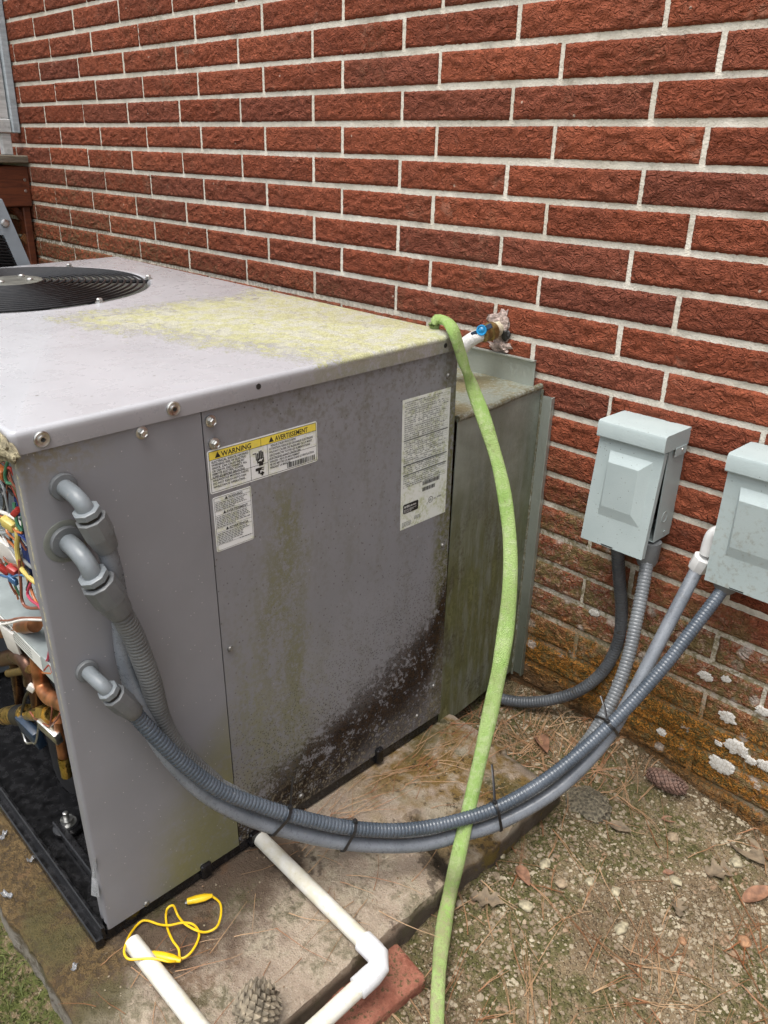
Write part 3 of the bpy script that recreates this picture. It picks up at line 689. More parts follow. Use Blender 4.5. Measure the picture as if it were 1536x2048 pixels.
for a in ((517, 773), (891, 691)):
    p = face(*a, .004); m = MB(); m.lathe((.0036, p.y, p.z), (1, 0, 0), [(0, .0042), (.0008, .0042)], 14); m.build('screw_hole', MAT['ink'], lid)
for a in ((461, 1298), (886, 1091), (868, 1372), (835, 1432), (603, 1592), (293, 1807), (897, 752)):
    p = face(*a); m = MB(); m.lathe((-.002, p.y, p.z), (1, 0, 0), [(0, .0052), (.0022, .0052), (.0042, .004), (.0046, .001)], 12); m.build('screw', MAT['dullsteel'], unit)

# ---- stickers: flat prints lying on the enamel
def txt_mesh(lines, align='LEFT'):
    """lines: (text, y, z, size[, stretch]) on the face x = const, right is +y"""
    V = []; F = []
    for t, y, z, s, st in lines:
        cu = bpy.data.curves.new('t', 'FONT'); cu.body = t; cu.size = s; cu.resolution_u = 2; cu.offset = s * .022
        ob = bpy.data.objects.new('t', cu); me = ob.to_mesh(); o = len(V)
        V += [(0, y + v.co.x * st, z + v.co.y) for v in me.vertices]; F += [tuple(i + o for i in p.vertices) for p in me.polygons]
        ob.to_mesh_clear(); bpy.data.objects.remove(ob); bpy.data.curves.remove(cu)
    return V, F
def print_on(name, x, V, F, mat, parent):
    me = bpy.data.meshes.new(name); me.from_pydata([(x, v[1], v[2]) for v in V], [], F); me.materials.append(mat); o = link(bpy.data.objects.new(name, me), parent)
    if name in ('small_print', 'heading', 'barcode', 'rule_lines', 'table_rules', 'badge_text', 'listing_mark'): o['kind'] = 'stuff'
    return o
def rects(L): 
    V = []; F = []
    for y0, z0, y1, z1 in L:
        o = len(V); V += [(0, y0, z0), (0, y1, z0), (0, y1, z1), (0, y0, z1)]; F.append((o, o + 1, o + 2, o + 3))
    return V, F
def sticker(name, y0, z0, y1, z1, mat, r=.004):
    m = MB(); P = []
    for cy, cz, a0 in ((y1 - r, z1 - r, 0), (y0 + r, z1 - r, PI / 2), (y0 + r, z0 + r, PI), (y1 - r, z0 + r, 1.5 * PI)):
        for k in range(6): a = a0 + PI / 2 * k / 5; P.append((-.0019, cy + math.cos(a) * r, cz + math.sin(a) * r))
    return m.prism(P, (.0006, 0, 0)).build(name, mat, unit, False)
SX = -.0010
def frame(y0, z0, y1, z1, t): return [(y0, z0, y1, z0 + t), (y0, z1 - t, y1, z1), (y0, z0, y0 + t, z1), (y1 - t, z0, y1, z1)]
def tri(y, z, s): return [(0, y - s * .55, z), (0, y + s * .55, z), (0, y, z + s)], [(0, 1, 2)]
def warning():
    L, B, Rr, Tt = -.514, .6715, -.318, .737; Wd = Rr - L
    st = sticker('warning_label', L, B, Rr, Tt, MAT['sticker'], .004)
    print_on('yellow_band', SX, *rects([(L + .0025, Tt - .0145, Rr - .0025, Tt - .0025)]), MAT['sticker_y'], st)
    y1, y2 = L + .070, L + .101
    lines = frame(L + .002, B + .002, Rr - .002, Tt - .002, .0007) + [(L + .002, Tt - .0150, Rr - .002, Tt - .0144), (y1, B + .002, y1 + .0006, Tt - .0145), (y2, B + .002, y2 + .0006, Tt - .0145), (L + .090, Tt - .0145, L + .0906, Tt - .0025),
             (L + .002, B + .0225, y2, B + .0231), (y2, B + .0255, Rr - .002, B + .0261)]
    print_on('rule_lines', SX + .00008, *rects(lines), MAT['ink'], st)
    tx = [('WARNING', L + .0225, Tt - .0128, .0105, 1.0), ('AVERTISSEMENT', L + .116, Tt - .0128, .0105, .80)]
    for t_ in tx: print_on('heading', SX + .00012, *txt_mesh([t_]), MAT['ink'], st)
    for yy in (L + .0165, L + .109): print_on('hazard_triangle', SX + .00012, *tri(yy, Tt - .0128, .0085), MAT['ink'], st)
    a = ['ELECTRICAL SHOCK HAZARD', 'WARNING: RISK OF ELECTRIC', 'SHOCK. CAN CAUSE INJURY', 'OR DEATH. DISCONNECT ALL', 'REMOTE ELECTRIC POWER', 'SUPPLIES BEFORE SERVICING']
    tx = [(t, L + .0055, Tt - .0200 - i * .0045, .0046, .93 if i else 1.0) for i, t in enumerate(a)]
    tx += [(t, L + .0055, B + .0180 - i * .0050, .0046, .98) for i, t in enumerate(['HAZARDOUS MOVING PARTS', 'DO NOT REACH INTO FAN', 'WHILE FAN IS OPERATING.'])]
    a = ["   RISQUE D'ELECTROCUTION", 'ATTENTION: RISQUE DE DECHARGE ELECTRIQUE', 'POUVANT CAUSER DES BLESSURES OU LA MORT', 'DECONNECTER TOUTES LES ALIMENTATIONS', "ELECTRIQUES AVANT L'ENTRETIEN"]
    tx += [(t, y2 + .0035, Tt - .0200 - i * .0050, .0046, .80) for i, t in enumerate(a)]
    tx += [(t, y2 + .0035, B + .0205 - i * .0047, .0046, .80) for i, t in enumerate(['DANGER - PIECE EN MOUVEMENT', 'NE PAS METTRE LES MAINS DANS LE VENTILATEUR', 'PENDANT LA MARCHE'])]
    print_on('small_print', SX + .0001, *txt_mesh(tx), MAT['ink'], st)
    bars = []; y = Rr - .060; rnd = random.Random(3)
    while y < Rr - .006: wbar = rnd.choice([.0006, .0012, .0018]); bars.append((y, B + .004, y + wbar, B + .0125)); y += wbar + rnd.choice([.0006, .0012])
    print_on('barcode', SX + .0001, *rects(bars), MAT['ink'], st)
    # pictograms: hand with cable and flash, hand over fan
    cy, cz = y1 + .0175, Tt - .036; V, F = rects([(cy - .005 + k * .0030, cz, cy - .0026 + k * .0030, cz + h) for k, h in enumerate((.0120, .0145, .0150, .0125))] + [(cy - .0055, cz - .004, cy + .0068, cz + .0035), (cy - .0025, cz - .0085, cy + .0052, cz - .0035), (cy - .0125, cz + .0115, cy - .0062, cz + .0130), (cy - .0075, cz + .001, cy - .006, cz + .0115)])
    cz2 = B + .011; V2, F2 = rects([(cy - .009, cz2 + .003, cy + .002, cz2 + .0075), (cy + .001, cz2 + .0055, cy + .006, cz2 + .0070), (cy + .0025, cz2 + .0025, cy + .006, cz2 + .0040), (cy - .0045, cz2 - .002, cy - .001, cz2 + .004), (cy + .001, cz2 - .006, cy + .004, cz2 + .0005), (cy - .001, cz2 - .0038, cy + .006, cz2 - .0012)])
    print_on('pictogram', SX + .0001, V, F, MAT['ink'], st); print_on('pictogram', SX + .0001, V2, F2, MAT['ink'], st)
    v3 = [(0, cy - .004, cz - .001), (0, cy + .001, cz + .003), (0, cy + .0005, cz + .001), (0, cy + .006, cz + .0025), (0, cy + .001, cz - .0025), (0, cy + .0015, cz - .0008)]
    print_on('flash', SX + .00018, v3, [(0, 1, 2, 3, 4, 5)], MAT['paper'], st)
warning()
def greek(y0, y1, z, h, rnd, fill=.93):
    out = []; y = y0; stop = y0 + (y1 - y0) * fill
    while y < stop: wd = rnd.uniform(.0018, .0062); out.append((y, z, min(y + wd, stop), z + h)); y += wd + .0010
    return out
def second():
    L, B, Rr, Tt = -.5115, .5785, -.4455, .6655; st = sticker('trilingual_label', L, B, Rr, Tt, MAT['sticker'], .003); rnd = random.Random(5)
    ln = frame(L + .0016, B + .0016, Rr - .0016, Tt - .0016, .0005); dots = []
    z = Tt - .0016
    for hd, n, k in (('WARNING', 5, 0), ('AVERTISSEMENT', 7, 1), ('ADVERTENCIA', 7, 2)):
        ln.append((L + .0016, z - .0065, Rr - .0016, z - .0061)); V, F = txt_mesh([(hd, L + .026 - .0045 * k * (2 - k) - .002 * (k == 2), z - .0056, .0056, .9)]); v, f = tri(L + .0225 - .0045 * k * (2 - k) - .002 * (k == 2), z - .0056, .0048)
        print_on('hazard_triangle', SX + .0001, v, f, MAT['ink'], st); print_on('heading', SX + .0001, V, F, MAT['ink'], st)
        z -= .0078
        for i in range(n): dots += greek(L + .0035, Rr - (.018 if k == 2 and i > 1 else .004), z - .0018, .0013, rnd, rnd.uniform(.8, 1) if i < n - 1 else .55); z -= .0026
        ln.append((L + .0016, z - .0006, Rr - .0016, z - .0002)); z -= .0008
    dots += greek(Rr - .026, Rr - .005, B + .010, .0013, rnd, 1)
    print_on('rule_lines', SX + .0001, *rects(ln), MAT['ink'], st); print_on('small_print', SX + .0001, *rects(dots), MAT['fade'], st)
second()
def plate():
    L, B, Rr, Tt = -.131, .486, -.0105, .7305; st = sticker('rating_plate', L, B, Rr, Tt, MAT['plate'], .001); rnd = random.Random(9); dots = []; ln = []
    z = Tt - .005
    for i in range(42):
        if i % 4 != 2: ln.append((L + .004, z - .0021, Rr - .004, z - .0018))
        dots += [q for q in greek(L + .005, Rr - .005, z - .0012, .0011, rnd, rnd.uniform(.75, 1)) if rnd.random() < .75]; z -= .0038
    for k in range(9): ln.append((L + .020 + k * .0105, Tt - .105, L + .0203 + k * .0105, Tt - .018))
    for zz in (.590, .6085, .655): ln.append((L + .004, zz, Rr - .004, zz + .0022))
    print_on('table_rules', SX + .0001, *rects(ln), MAT['fade'], st); print_on('small_print', SX + .00012, *rects(dots), MAT['fade'], st)
    bars = []
    for zz, y1 in ((.5595, Rr - .020), (.5475, Rr - .033)):
        y = L + .055
        while y < y1: wbar = rnd.choice([.0006, .0010, .0014]); bars.append((y, zz, y + wbar, zz + .0075)); y += wbar + rnd.choice([.0005, .0009])
    print_on('barcode', SX + .0001, *rects(bars), MAT['ink'], st)
    bx = [(L + .006, .5185), (L + .008, .5165), (L + .043, .5165), (L + .045, .5185), (L + .045, .533), (L + .043, .535), (L + .008, .535), (L + .006, .533)]
    print_on('badge', SX + .0001, [(0, a, b) for a, b in bx], [tuple(range(8))], MAT['ink'], st)
    V, F = txt_mesh([('AHRI', L + .0085, .5275, .0062, 1.0), ('CERTIFIED', L + .0235, .5278, .0038, .9)]); a, b = rects([q for k in range(3) for q in greek(L + .008, L + .042, .5235 - k * .0024, .0008, rnd, .95 - .2 * k)]); F += [tuple(i + len(V) for i in q) for q in b]; V += a
    print_on('badge_text', SX + .0002, V, F, MAT['white_ink'], st)
    cy, cz = L + .078, .5250; V = []; F = []; n = 24
    for k in range(n): a = 2 * PI * k / n; V += [(0, cy + math.cos(a) * .0062, cz + math.sin(a) * .0062), (0, cy + math.cos(a) * .0053, cz + math.sin(a) * .0053)]
    F = [(2 * k, 2 * ((k + 1) % n), 2 * ((k + 1) % n) + 1, 2 * k + 1) for k in range(n)]
    v, f = txt_mesh([('UL', cy - .0037, cz - .0022, .0062, .9), ('C', cy - .0105, cz - .007, .0045, 1), ('US', cy + .0085, cz - .002, .0045, 1), ('LISTED', cy + .0175, cz - .001, .0040, .9)])
    F += [tuple(i + len(V) for i in q) for q in f]; V += v; print_on('listing_mark', SX + .0001, V, F, MAT['ink'], st)
    print_on('small_print', SX + .0001, *rects([q for k in range(3) for q in greek(L + .035, L + .052, .5035 - k * .0025, .0010, rnd, 1)] + [q for k in range(4) for q in greek(L + .004, L + .028, .4985 - k * .0025, .0010, rnd, 1)]), MAT['fade'], st)
plate()

# ---- what shows through the open side
def loc(px, py, y): return ul(px, py, 1, y)
SH = .462
m = MB(); m.box((-.78, -UA + .016, SH - .002), (-.032, -.50, SH)); m.box((-.78, -UA + .014, SH - .030), (-.032, -UA + .016, SH)); m.build('control_shelf', MAT['ltgrey'], unit)
m = MB(); m.box((-.78, -.60, SH), (-.032, -.597, UC - .04)); m.build('control_board', MAT['insul'], unit)
m = MB(); m.box((-.42, -UA + .0130, SH - .027), (-.10, -UA + .0138, SH - .003)); o = m.build('shelf_label', MAT['paper'], unit)
rn = random.Random(2); V = []; F = []
for k in range(4):
    for (a, b, c, d) in greek(-.40, -.12, SH - .008 - k * .005, .0018, rn, .95): q = len(V); V += [(a, -UA + .0128, b), (c, -UA + .0128, b), (c, -UA + .0128, d), (a, -UA + .0128, d)]; F.append((q, q + 1, q + 2, q + 3))
me = bpy.data.meshes.new('small_print'); me.from_pydata(V, [], F); me.materials.append(MAT['fade']); link(bpy.data.objects.new('small_print', me), o)
def lwire(name, mat, r, pts, seg=8): m = MB(); m.tube(catmull([loc(*p) for p in pts], 6), r, seg); return m.build(name, MAT[mat], unit)
lwire('wire', 'w_yellow', 0.0033, [(-30, 1015, -.735), (10, 1030, -.742), (33, 1060, -.748), (34, 1100, -.750), (42, 1135, -.751), (62, 1158, -.752), (80, 1170, -.752)])
lwire('wire', 'w_white', 0.0028, [(-30, 1015, -.745), (5, 1025, -.748), (28, 1035, -.748), (45, 1050, -.744)])
lwire('wire', 'w_grey', 0.0022, [(-20, 1062, -.745), (5, 1066, -.748), (22, 1062, -.748), (40, 1045, -.745)])
lwire('wire', 'w_grey', 0.0024, [(5, 1075, -.735), (25, 1100, -.735), (45, 1118, -.742), (60, 1132, -.748), (75, 1140, -.750)])
for k in range(5): lwire('wire', 'w_blue', 0.0020, [(30 + k * 3, 990 + k * 4, -.735), (40 + k * 4, 1060, -.735), (48 + k * 4, 1110, -.738), (62 + k * 3, 1160 + k * 3, -.742)])
lwire('wire', 'w_brown', .0022, [(38, 1120, -.752), (42, 1170, -.755), (44, 1200, -.756), (55, 1215, -.756), (85, 1216, -.754)])
lwire('wire', 'w_brown', 0.0017, [(-20, 1240, -.756), (15, 1241, -.757), (40, 1236, -.757), (90, 1236, -.756)])
lwire('wire', 'w_white', 0.0018, [(-20, 1250, -.758), (15, 1247, -.759), (45, 1240, -.759), (90, 1240, -.757)])
lwire('wire', 'w_pink', 0.0020, [(62, 1165, -.752), (55, 1185, -.754), (62, 1200, -.755), (78, 1212, -.755), (88, 1230, -.754)])
lwire('wire', 'w_orange', 0.0020, [(40, 1120, -.748), (58, 1165, -.750), (68, 1195, -.752), (80, 1215, -.753), (90, 1235, -.752)])
lwire('wire', 'w_orange', 0.0020, [(-10, 1060, -.74), (15, 1080, -.742), (32, 1098, -.745), (45, 1130, -.748)])
lwire('wire', 'w_red', 0.0021, [(-20, 960, -.74), (0, 950, -.745), (18, 935, -.745), (28, 950, -.742)])
lwire('wire', 'w_green', 0.0022, [(18, 915, -.745), (10, 945, -.748), (14, 965, -.748), (28, 970, -.745), (40, 1000, -.742), (46, 1050, -.745), (40, 1070, -.745)])
lwire('wire', 'w_green', 0.0024, [(28, 1005, -.752), (31, 1030, -.754), (36, 1050, -.754), (44, 1062, -.752)])
lwire('wire', 'w_black', 0.0026, [(-10, 975, -.74), (5, 985, -.745), (10, 1010, -.745), (0, 1040, -.74)])
lwire('wire', 'w_black', 0.0024, [(-15, 960, -.735), (8, 970, -.738), (28, 990, -.74), (45, 985, -.738)])
lwire('wire', 'w_ltblue', 0.0018, [(0, 1150, -.752), (20, 1155, -.754), (38, 1150, -.754), (60, 1155, -.752)])
lwire('wire', 'w_black', 0.0020, [(45, 1130, -.745), (60, 1150, -.75), (54, 1180, -.754)])
rw = random.Random(31)
for k in range(26):
    x0, y0 = rw.uniform(-15, 18), rw.uniform(915, 1130); x1, y1 = rw.uniform(30, 62), y0 + rw.uniform(20, 130); yy = rw.uniform(-.748, -.725)
    if y1 > 1200: continue
    lwire('wire', rw.choice(['w_black', 'w_grey', 'w_blue', 'w_brown', 'w_red', 'w_white', 'w_green', 'w_orange']), .0016, [(x0, y0, yy), (x0 + (x1 - x0) * .35 + rw.uniform(-8, 8), y0 + (y1 - y0) * rw.uniform(.0, .5), yy - .004), (x0 + (x1 - x0) * .7 + rw.uniform(-6, 6), y0 + (y1 - y0) * rw.uniform(.5, 1.), yy - .003), (x1, y1, yy)], 6)
def lblob(name, mat, px, py, y, sx, sy, sz, rz=.3): 
    m = MB(); m.box((-sx, -sy, -sz), (sx, sy, sz), min(sx, sy, sz) * .4, 2); o = m.build(name, MAT[mat], unit); o.location = loc(px, py, y); o.rotation_euler = (.2, rz, rz); return o
lblob('wire_nut', 'w_yellow', 20, 1047, -.750, .012, .007, .008); lblob('wire_nut', 'w_red', 32, 1024, -.753, .004, .004, .007, .8)
lblob('connector', 'w_red', 26, 1140, -.752, .009, .005, .006); lblob('connector', 'w_white', 8, 1100, -.747, .03, .004, .018, .5); lblob('connector', 'w_red', 4, 1137, -.751, .011, .004, .004, .7)
lblob('connector', 'w_ltblue', 26, 1160, -.754, .008, .003, .006); lblob('wire_nut', 'w_orange', 3, 945, -.748, .008, .006, .008)
def circ(name, mat, r, pts, seg=12): return lwire(name, mat, r, pts, seg)
lblob('label_tag', 'w_white', 22, 1282, -.752, .018, .002, .03, .2)
circ('copper_pipe', 'copper', .011, [(-40, 1270, -.742), (0, 1264, -.742), (40, 1255, -.742), (70, 1250, -.742)])
circ('copper_pipe', 'copper', .0125, [(76, 1285, -.735), (78, 1330, -.735), (84, 1368, -.736), (98, 1392, -.738), (118, 1403, -.741), (140, 1412, -.742)])
circ('suction_pipe', 'darkcopper', .013, [(-30, 1325, -.742), (5, 1318, -.742), (32, 1312, -.742), (52, 1322, -.742), (62, 1345, -.742), (64, 1365, -.742)])
circ('liquid_pipe', 'darkcopper', .0095, [(28, 1318, -.72), (34, 1360, -.72), (40, 1400, -.72), (44, 1440, -.72)])
circ('liquid_pipe', 'darkcopper', .010, [(66, 1355, -.735), (72, 1390, -.735), (78, 1430, -.735)])
circ('valve_stem', 'oldbrass', .007, [(18, 1346, -.745), (40, 1342, -.745), (62, 1338, -.745)])
circ('service_valve', 'brass', .0165, [(13, 1432, -.742), (28, 1429, -.742), (55, 1428, -.742)], 16); circ('valve_neck', 'brass', .011, [(58, 1428, -.742), (85, 1428, -.742), (105, 1428, -.742)], 14); circ('valve_nut', 'brass', .015, [(86, 1426, -.742), (100, 1428, -.742)], 6)
circ('clamp', 'w_black', .0185, [(38, 1430, -.742), (52, 1430, -.742)], 16)
for px_, a in ((44, .0), (78, .0)):
    lwire('bracket', 'steel', .0018, [(px_ - 4 if px_ < 60 else px_, 1445, -.75), (px_ + 8 if px_ < 60 else px_ - 6, 1484, -.752), (66 if px_ < 60 else 64, 1485, -.752)])
lblob('coil_body', 'navy', 62, 1462, -.748, .030, .008, .02, .1); lblob('terminal_block', 'steel', 100, 1462, -.748, .024, .006, .012, .15)
for x0, y0 in ((60, 1424), (105, 1408), (120, 1426)): lwire('wire', 'w_brown', .0014, [(x0, y0, -.752), ((x0 + 98) / 2 + (x0 - 98) * .2, (y0 + 1452) / 2, -.754), (99, 1454, -.752)])
lwire('wire', 'w_black', .0026, [(66, 1372, -.748), (52, 1392, -.75), (46, 1415, -.75), (42, 1430, -.75)]); lblob('cable_tag', 'w_white', 63, 1376, -.75, .006, .003, .008, .6)
circ('copper_stub', 'copper', .0085, [(118, 1440, -.738), (122, 1480, -.738), (127, 1512, -.738)]); circ('brass_cap', 'brass', .009, [(127, 1514, -.738), (130, 1530, -.738), (133, 1542, -.738), (134, 1550, -.738)], 12)
for pts in ([(88, 1330, -.748), (96, 1318, -.75), (100, 1295, -.75)], [(86, 1345, -.75), (104, 1346, -.75)], [(90, 1340, -.75), (100, 1330, -.75), (106, 1345, -.75)]): lwire('wire', random.choice(['w_pink', 'w_orange', 'w_red']), .0022, pts)
# compressor foot bolt, its rubber and the bracket
p = ul(137, 1655, 2, -.006); m = MB(); m.lathe(p, (0, 0, 1), [(0, .026), (.006, .026), (.010, .02), (.012, .02)], 24); m.build('rubber_foot', MAT['black'], unit)
m = MB(); m.lathe((p.x, p.y, p.z + .012), (0, 0, 1), [(0, .016), (.002, .016), (.002, .011), (.010, .011), (.010, .005), (.024, .005), (.025, .003)], 18); m.build('foot_bolt', MAT['steel'], unit)
m = MB(); m.box((p.x - .02, p.y - .02, -.010), (p.x + .14, p.y - .006, .008), .002); m.build('foot_bracket', MAT['black'], unit)
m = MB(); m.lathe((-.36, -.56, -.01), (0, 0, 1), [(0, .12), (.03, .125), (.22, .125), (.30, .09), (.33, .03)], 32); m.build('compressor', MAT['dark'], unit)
# plastic film tucked behind the corner panel
m = MB(); P = [ul(x, y, 1, -.764 - .006 * i) for x, y, i in ((188, 1715, 0), (192, 1715, 0), (184, 1755, 1), (196, 1758, 0), (183, 1790, 2), (199, 1795, 1))]
m.add(P[:6], [(0, 1, 3, 2), (2, 3, 5, 4)]); m.add([v + Vector((.0, -.0006, 0)) for v in P[:6]], [(0, 1, 3, 2), (2, 3, 5, 4)]); m.build('plastic_film', MAT['film'], unit, False)

# ================================================================== FLEXIBLE CONDUITS
def ribtube(name, P, r, mat, parent, pitch=None, deep=.0009, seg=14):
    if pitch:
        Q = resample(P, pitch / 6); rr = [r - (deep, deep * .25, 0, 0, 0, deep * .25)[i % 6] for i in range(len(Q))]
    else: Q = resample(P, .008); rr = r
    m = MB(); m.tube(Q, rr, seg); return m.build(name, mat, parent, True, 80)
def connector(root, px, py, path, rt, rf, rh, rg, plate=None):
    """90 degree liquid-tight elbow leaving the unit's face, then hex nut, thread and gland nut"""
    p = ul(px, py, 0, 0)
    if plate: m = MB(); m.M = UM; m.lathe((-.001, p.y, p.z), (1, 0, 0), [(0, plate), (.0018, plate), (.0024, plate - .0015), (.0022, plate - .006)], 44); m.build('backing_washer', MAT['washer'], root)
    m = MB(); m.M = UM; m.lathe((0.001, p.y, p.z), (1, 0, 0), [(0, rf), (.0045, rf), (.0062, rf * .95), (.0064, rf * .8)], 32); m.build('lock_nut', MAT['fit_d'], root)
    g0 = ul(*path[0]); g1 = ul(*path[1]); d = (g1 - g0).normalized(); e0 = Vector((.004, p.y, p.z)); L = (g1 - g0).length
    c = Vector((g0.x, p.y, p.z)); m = MB(); m.M = UM
    cur = [e0] + [(e0 * (1 - t) ** 2 + c * 2 * t * (1 - t) + g0 * t * t) for t in (.1, .2, .3, .4, .5, .6, .7, .8, .9)] + [g0, g0 + d * .004]
    m.tube(cur, rt, 20); m.build('elbow', MAT['fit'], root)
    m = MB(); m.M = UM; m.lathe(g0 - d * .002, d, [(0, rh * .9), (.0012, rh), (.0085, rh), (.0095, rh * .93)], 8, .2); m.build('hex_nut', MAT['fit'], root)
    m = MB(); m.M = UM; m.lathe(g0 + d * .006, d, [(0, rh * .84), (.0075, rh * .84)], 20); m.build('thread', MAT['ink'], root)
    m = MB(); m.M = UM; m.lathe(g0 + d * .0118, d, [(0, rg * .90), (.0015, rg), (L * .40, rg), (L * .52, rg * .97)], 9, .1)
    m.lathe(g0 + d * (.0118 + L * .40), d, [(0, rg * .955), (L * .28, rg * .86), (L * .50, rg * .76), (L * .52, rg * .70)], 22); m.build('gland_nut', MAT['fit_d'], root)
    return UM @ g0, UM @ g1
RC = .0122
# A: smooth conduit, upper fitting -> white elbow of the right-hand box
cA = empty('flexible_conduit', 'smooth light grey conduit from the uppermost fitting on the unit to the white elbow', 'conduit', (2.25, -.9, .09), group='flexible conduits')
cA.location = (0, 0, 0)
g0, g1 = connector(cA, 125, 972, [(172, 1020, 0, .046), (210, 1088, 0, .044)], .0105, .0172, .0170, .0190)
DA = depth(UM @ ul(285, 1430, 0, .030)); endA = at(1396, 1135, 1, -.062); DB = depth(endA)
pA = [g1 + (g0 - g1) * .3, g1] + [UM @ ul(*q) for q in ((228, 1150, 0, .040), (240, 1225, 0, .024), (247, 1300, 0, .018), (262, 1365, 0, .020))]
pA += drape([(288, 1432), (330, 1505), (400, 1580), (480, 1628), (570, 1660), (700, 1687), (830, 1690), (920, 1670), (1000, 1645), (1110, 1582), (1200, 1494), (1258, 1402), (1330, 1262), (1396, 1135)], DA, DB, 1., .095)
ribtube('hose', catmull(pA, 8), RC, MAT['con_smooth'], cA, None, 0, 16)
m = MB(); e1 = at(1413, 1108, 1, -.062); e2 = at(1422, 1078, 1, -.062); e3 = at(1450, 1062, 1, -.062); d = (e1 - endA).normalized()
m.lathe(endA - d * .004, d, [(0, .0165), (.003, .0185), (.028, .0185), (.030, .016)], 8); m.tube(catmull([e1, e2, at(1432, 1066, 1, -.062), e3], 5), .0125, 14); m.build('white_elbow', MAT['white_pl'], cA)
# M: large ribbed conduit, middle fitting -> left-hand box, right hub
cM = empty('flexible_conduit', 'thick dark ribbed conduit from the middle fitting with the round backing washer', 'conduit', group='flexible conduits')
g0, g1 = connector(cM, 132, 1082, [(185, 1150, 0, .052), (236, 1218, 0, .052)], .0118, .0210, .0190, .0222, .0285)
endM = at(1296, 1108, 1, -.055); DMs = depth(UM @ ul(322, 1440, 0, .030)); DMe = depth(endM)
pM = [g1 + (g0 - g1) * .3, g1] + [UM @ ul(*q) for q in ((262, 1262, 0, .046), (285, 1318, 0, .042), (304, 1372, 0, .038))]
midM = drape([(322, 1440), (358, 1502, .014), (430, 1568, .026), (520, 1614, .030), (600, 1640, .030), (700, 1661, .030), (800, 1666, .030), (900, 1652, .030), (1000, 1619, .030), (1090, 1568, .026), (1160, 1502, .018), (1212, 1425, .006), (1252, 1330), (1276, 1225), (1290, 1150), (1296, 1108)], DMs, DMe, 1., .10)
ribtube('hose', catmull(pM + midM[:3], 8), .0152, MAT['con_big'], cM, .0060, .0013, 18)
ribtube('hose', catmull(midM[2:], 8), .0126, MAT['con_light'], cM, .0068, .0012, 16)
m = MB(); d = Vector((0, 0, 1)); m.lathe(endM - Vector((0, 0, .022)), d, [(0, .0165), (.012, .021), (.05, .0215)], 18); m.build('hub', MAT['fit_d'], cM)
# B: blue-grey ribbed conduit, lowest fitting -> right-hand box, bottom hub
cB = empty('flexible_conduit', 'glossy blue grey ribbed conduit from the lowest fitting to the bottom of the right box', 'conduit', group='flexible conduits')
g0, g1 = connector(cB, 172, 1340, [(215, 1380, 0, .042), (264, 1421, 0, .044)], .0098, .0156, .0148, .0172)
endB = at(1452, 1168, 1, -.065)
pB = [g1 + (g0 - g1) * .3, g1] + drape([(285, 1445), (320, 1482), (370, 1530), (440, 1580), (520, 1611), (600, 1635), (700, 1655), (800, 1660), (900, 1645), (1000, 1612), (1090, 1560), (1170, 1496), (1250, 1420), (1330, 1330), (1390, 1252), (1430, 1200), (1452, 1168)], depth(UM @ ul(285, 1445, 0, .044)) - .004, depth(endB), 1., .105)
ribtube('hose', catmull(pB, 8), .0117, MAT['con_blue'], cB, .0064, .0010, 16)
m = MB(); d = (at(1470, 1135, 1, -.068) - endB).normalized(); m.lathe(endB - d * .012, d, [(0, .0165), (.008, .021), (.03, .0225), (.06, .0225)], 18); m.build('hub', MAT['fit_d'], cB)
# D: slate conduit, left-hand box, left hub -> hole in the duct
cD = empty('flexible_conduit', 'dark slate ribbed conduit curving from the left box into the duct behind the hose', 'conduit', group='flexible conduits')
s0 = at(1234, 1075, 1, -.050); eD = UM @ ul(985, 1388, 0, -.004)
pD = drape([(1234, 1078), (1238, 1150), (1243, 1225), (1236, 1285), (1208, 1340), (1160, 1380), (1100, 1400), (1045, 1404), (1005, 1398), (980, 1388)], depth(s0), depth(eD) + .01)
ribtube('hose', catmull(pD, 8), .0130, MAT['con_dark'], cD, .0066, .0011, 16)
m = MB(); m.lathe(s0 - Vector((0, 0, .01)), (0, 0, 1), [(0, .0165), (.01, .019), (.05, .019)], 18); m.build('hub', MAT['fit_d'], cD)

# ---- cable ties round the bundle
def tie(px, members, label, tail, r=.0132):
    cs = [min(Q, key=lambda p: (Vector(p) - px).length) for Q in members]; c = sum(cs, Vector()) / len(cs)
    Q = members[0]; i = min(range(1, len(Q) - 1), key=lambda k: (Q[k] - px).length); ax = (Q[i + 1] - Q[i - 1]).normalized()
    N = (Vector((0, 0, 1)) - ax * ax.z).normalized(); B = ax.cross(N); pts = []
    for k in range(48):
        a = 2 * PI * k / 48; d = N * math.sin(a) + B * math.cos(a); q = max(cs, key=lambda w: (w - c).dot(d)); q = q - ax * (q - c).dot(ax); pts.append(q + d * r)
    o = empty('cable_tie', label, 'cable tie', (0, 0, 0), group='cable ties'); m = MB(); n = len(pts); vs = []
    for p in pts:
        dd = (p - c).normalized(); vs += [p - ax * .0024, p + ax * .0024, p + ax * .0024 + dd * .0014, p - ax * .0024 + dd * .0014]
    m.add(vs, [(4 * i + k, 4 * i + (k + 1) % 4, 4 * ((i + 1) % n) + (k + 1) % 4, 4 * ((i + 1) % n) + k) for i in range(n) for k in range(4)]); m.build('strap', MAT['tie'], o)
    hp = max(pts, key=lambda p: p.z - .3 * p.y); h = MB(); h.box((-.0035, -.003, -.003), (.0035, .003, .004), .0008); oo = h.build('tie_head', MAT['tie'], o); oo.location = hp + Vector((0, 0, .002))
    if tail: m = MB(); m.tube(catmull([hp, hp + Vector(tail) * .5 + Vector((0, 0, .004)), hp + Vector(tail)], 4), .0022, 4, .35); m.build('tail', MAT['tie'], o)
QA, QM, QB = catmull(pA, 16), catmull(midM, 16), catmull(pB, 16)
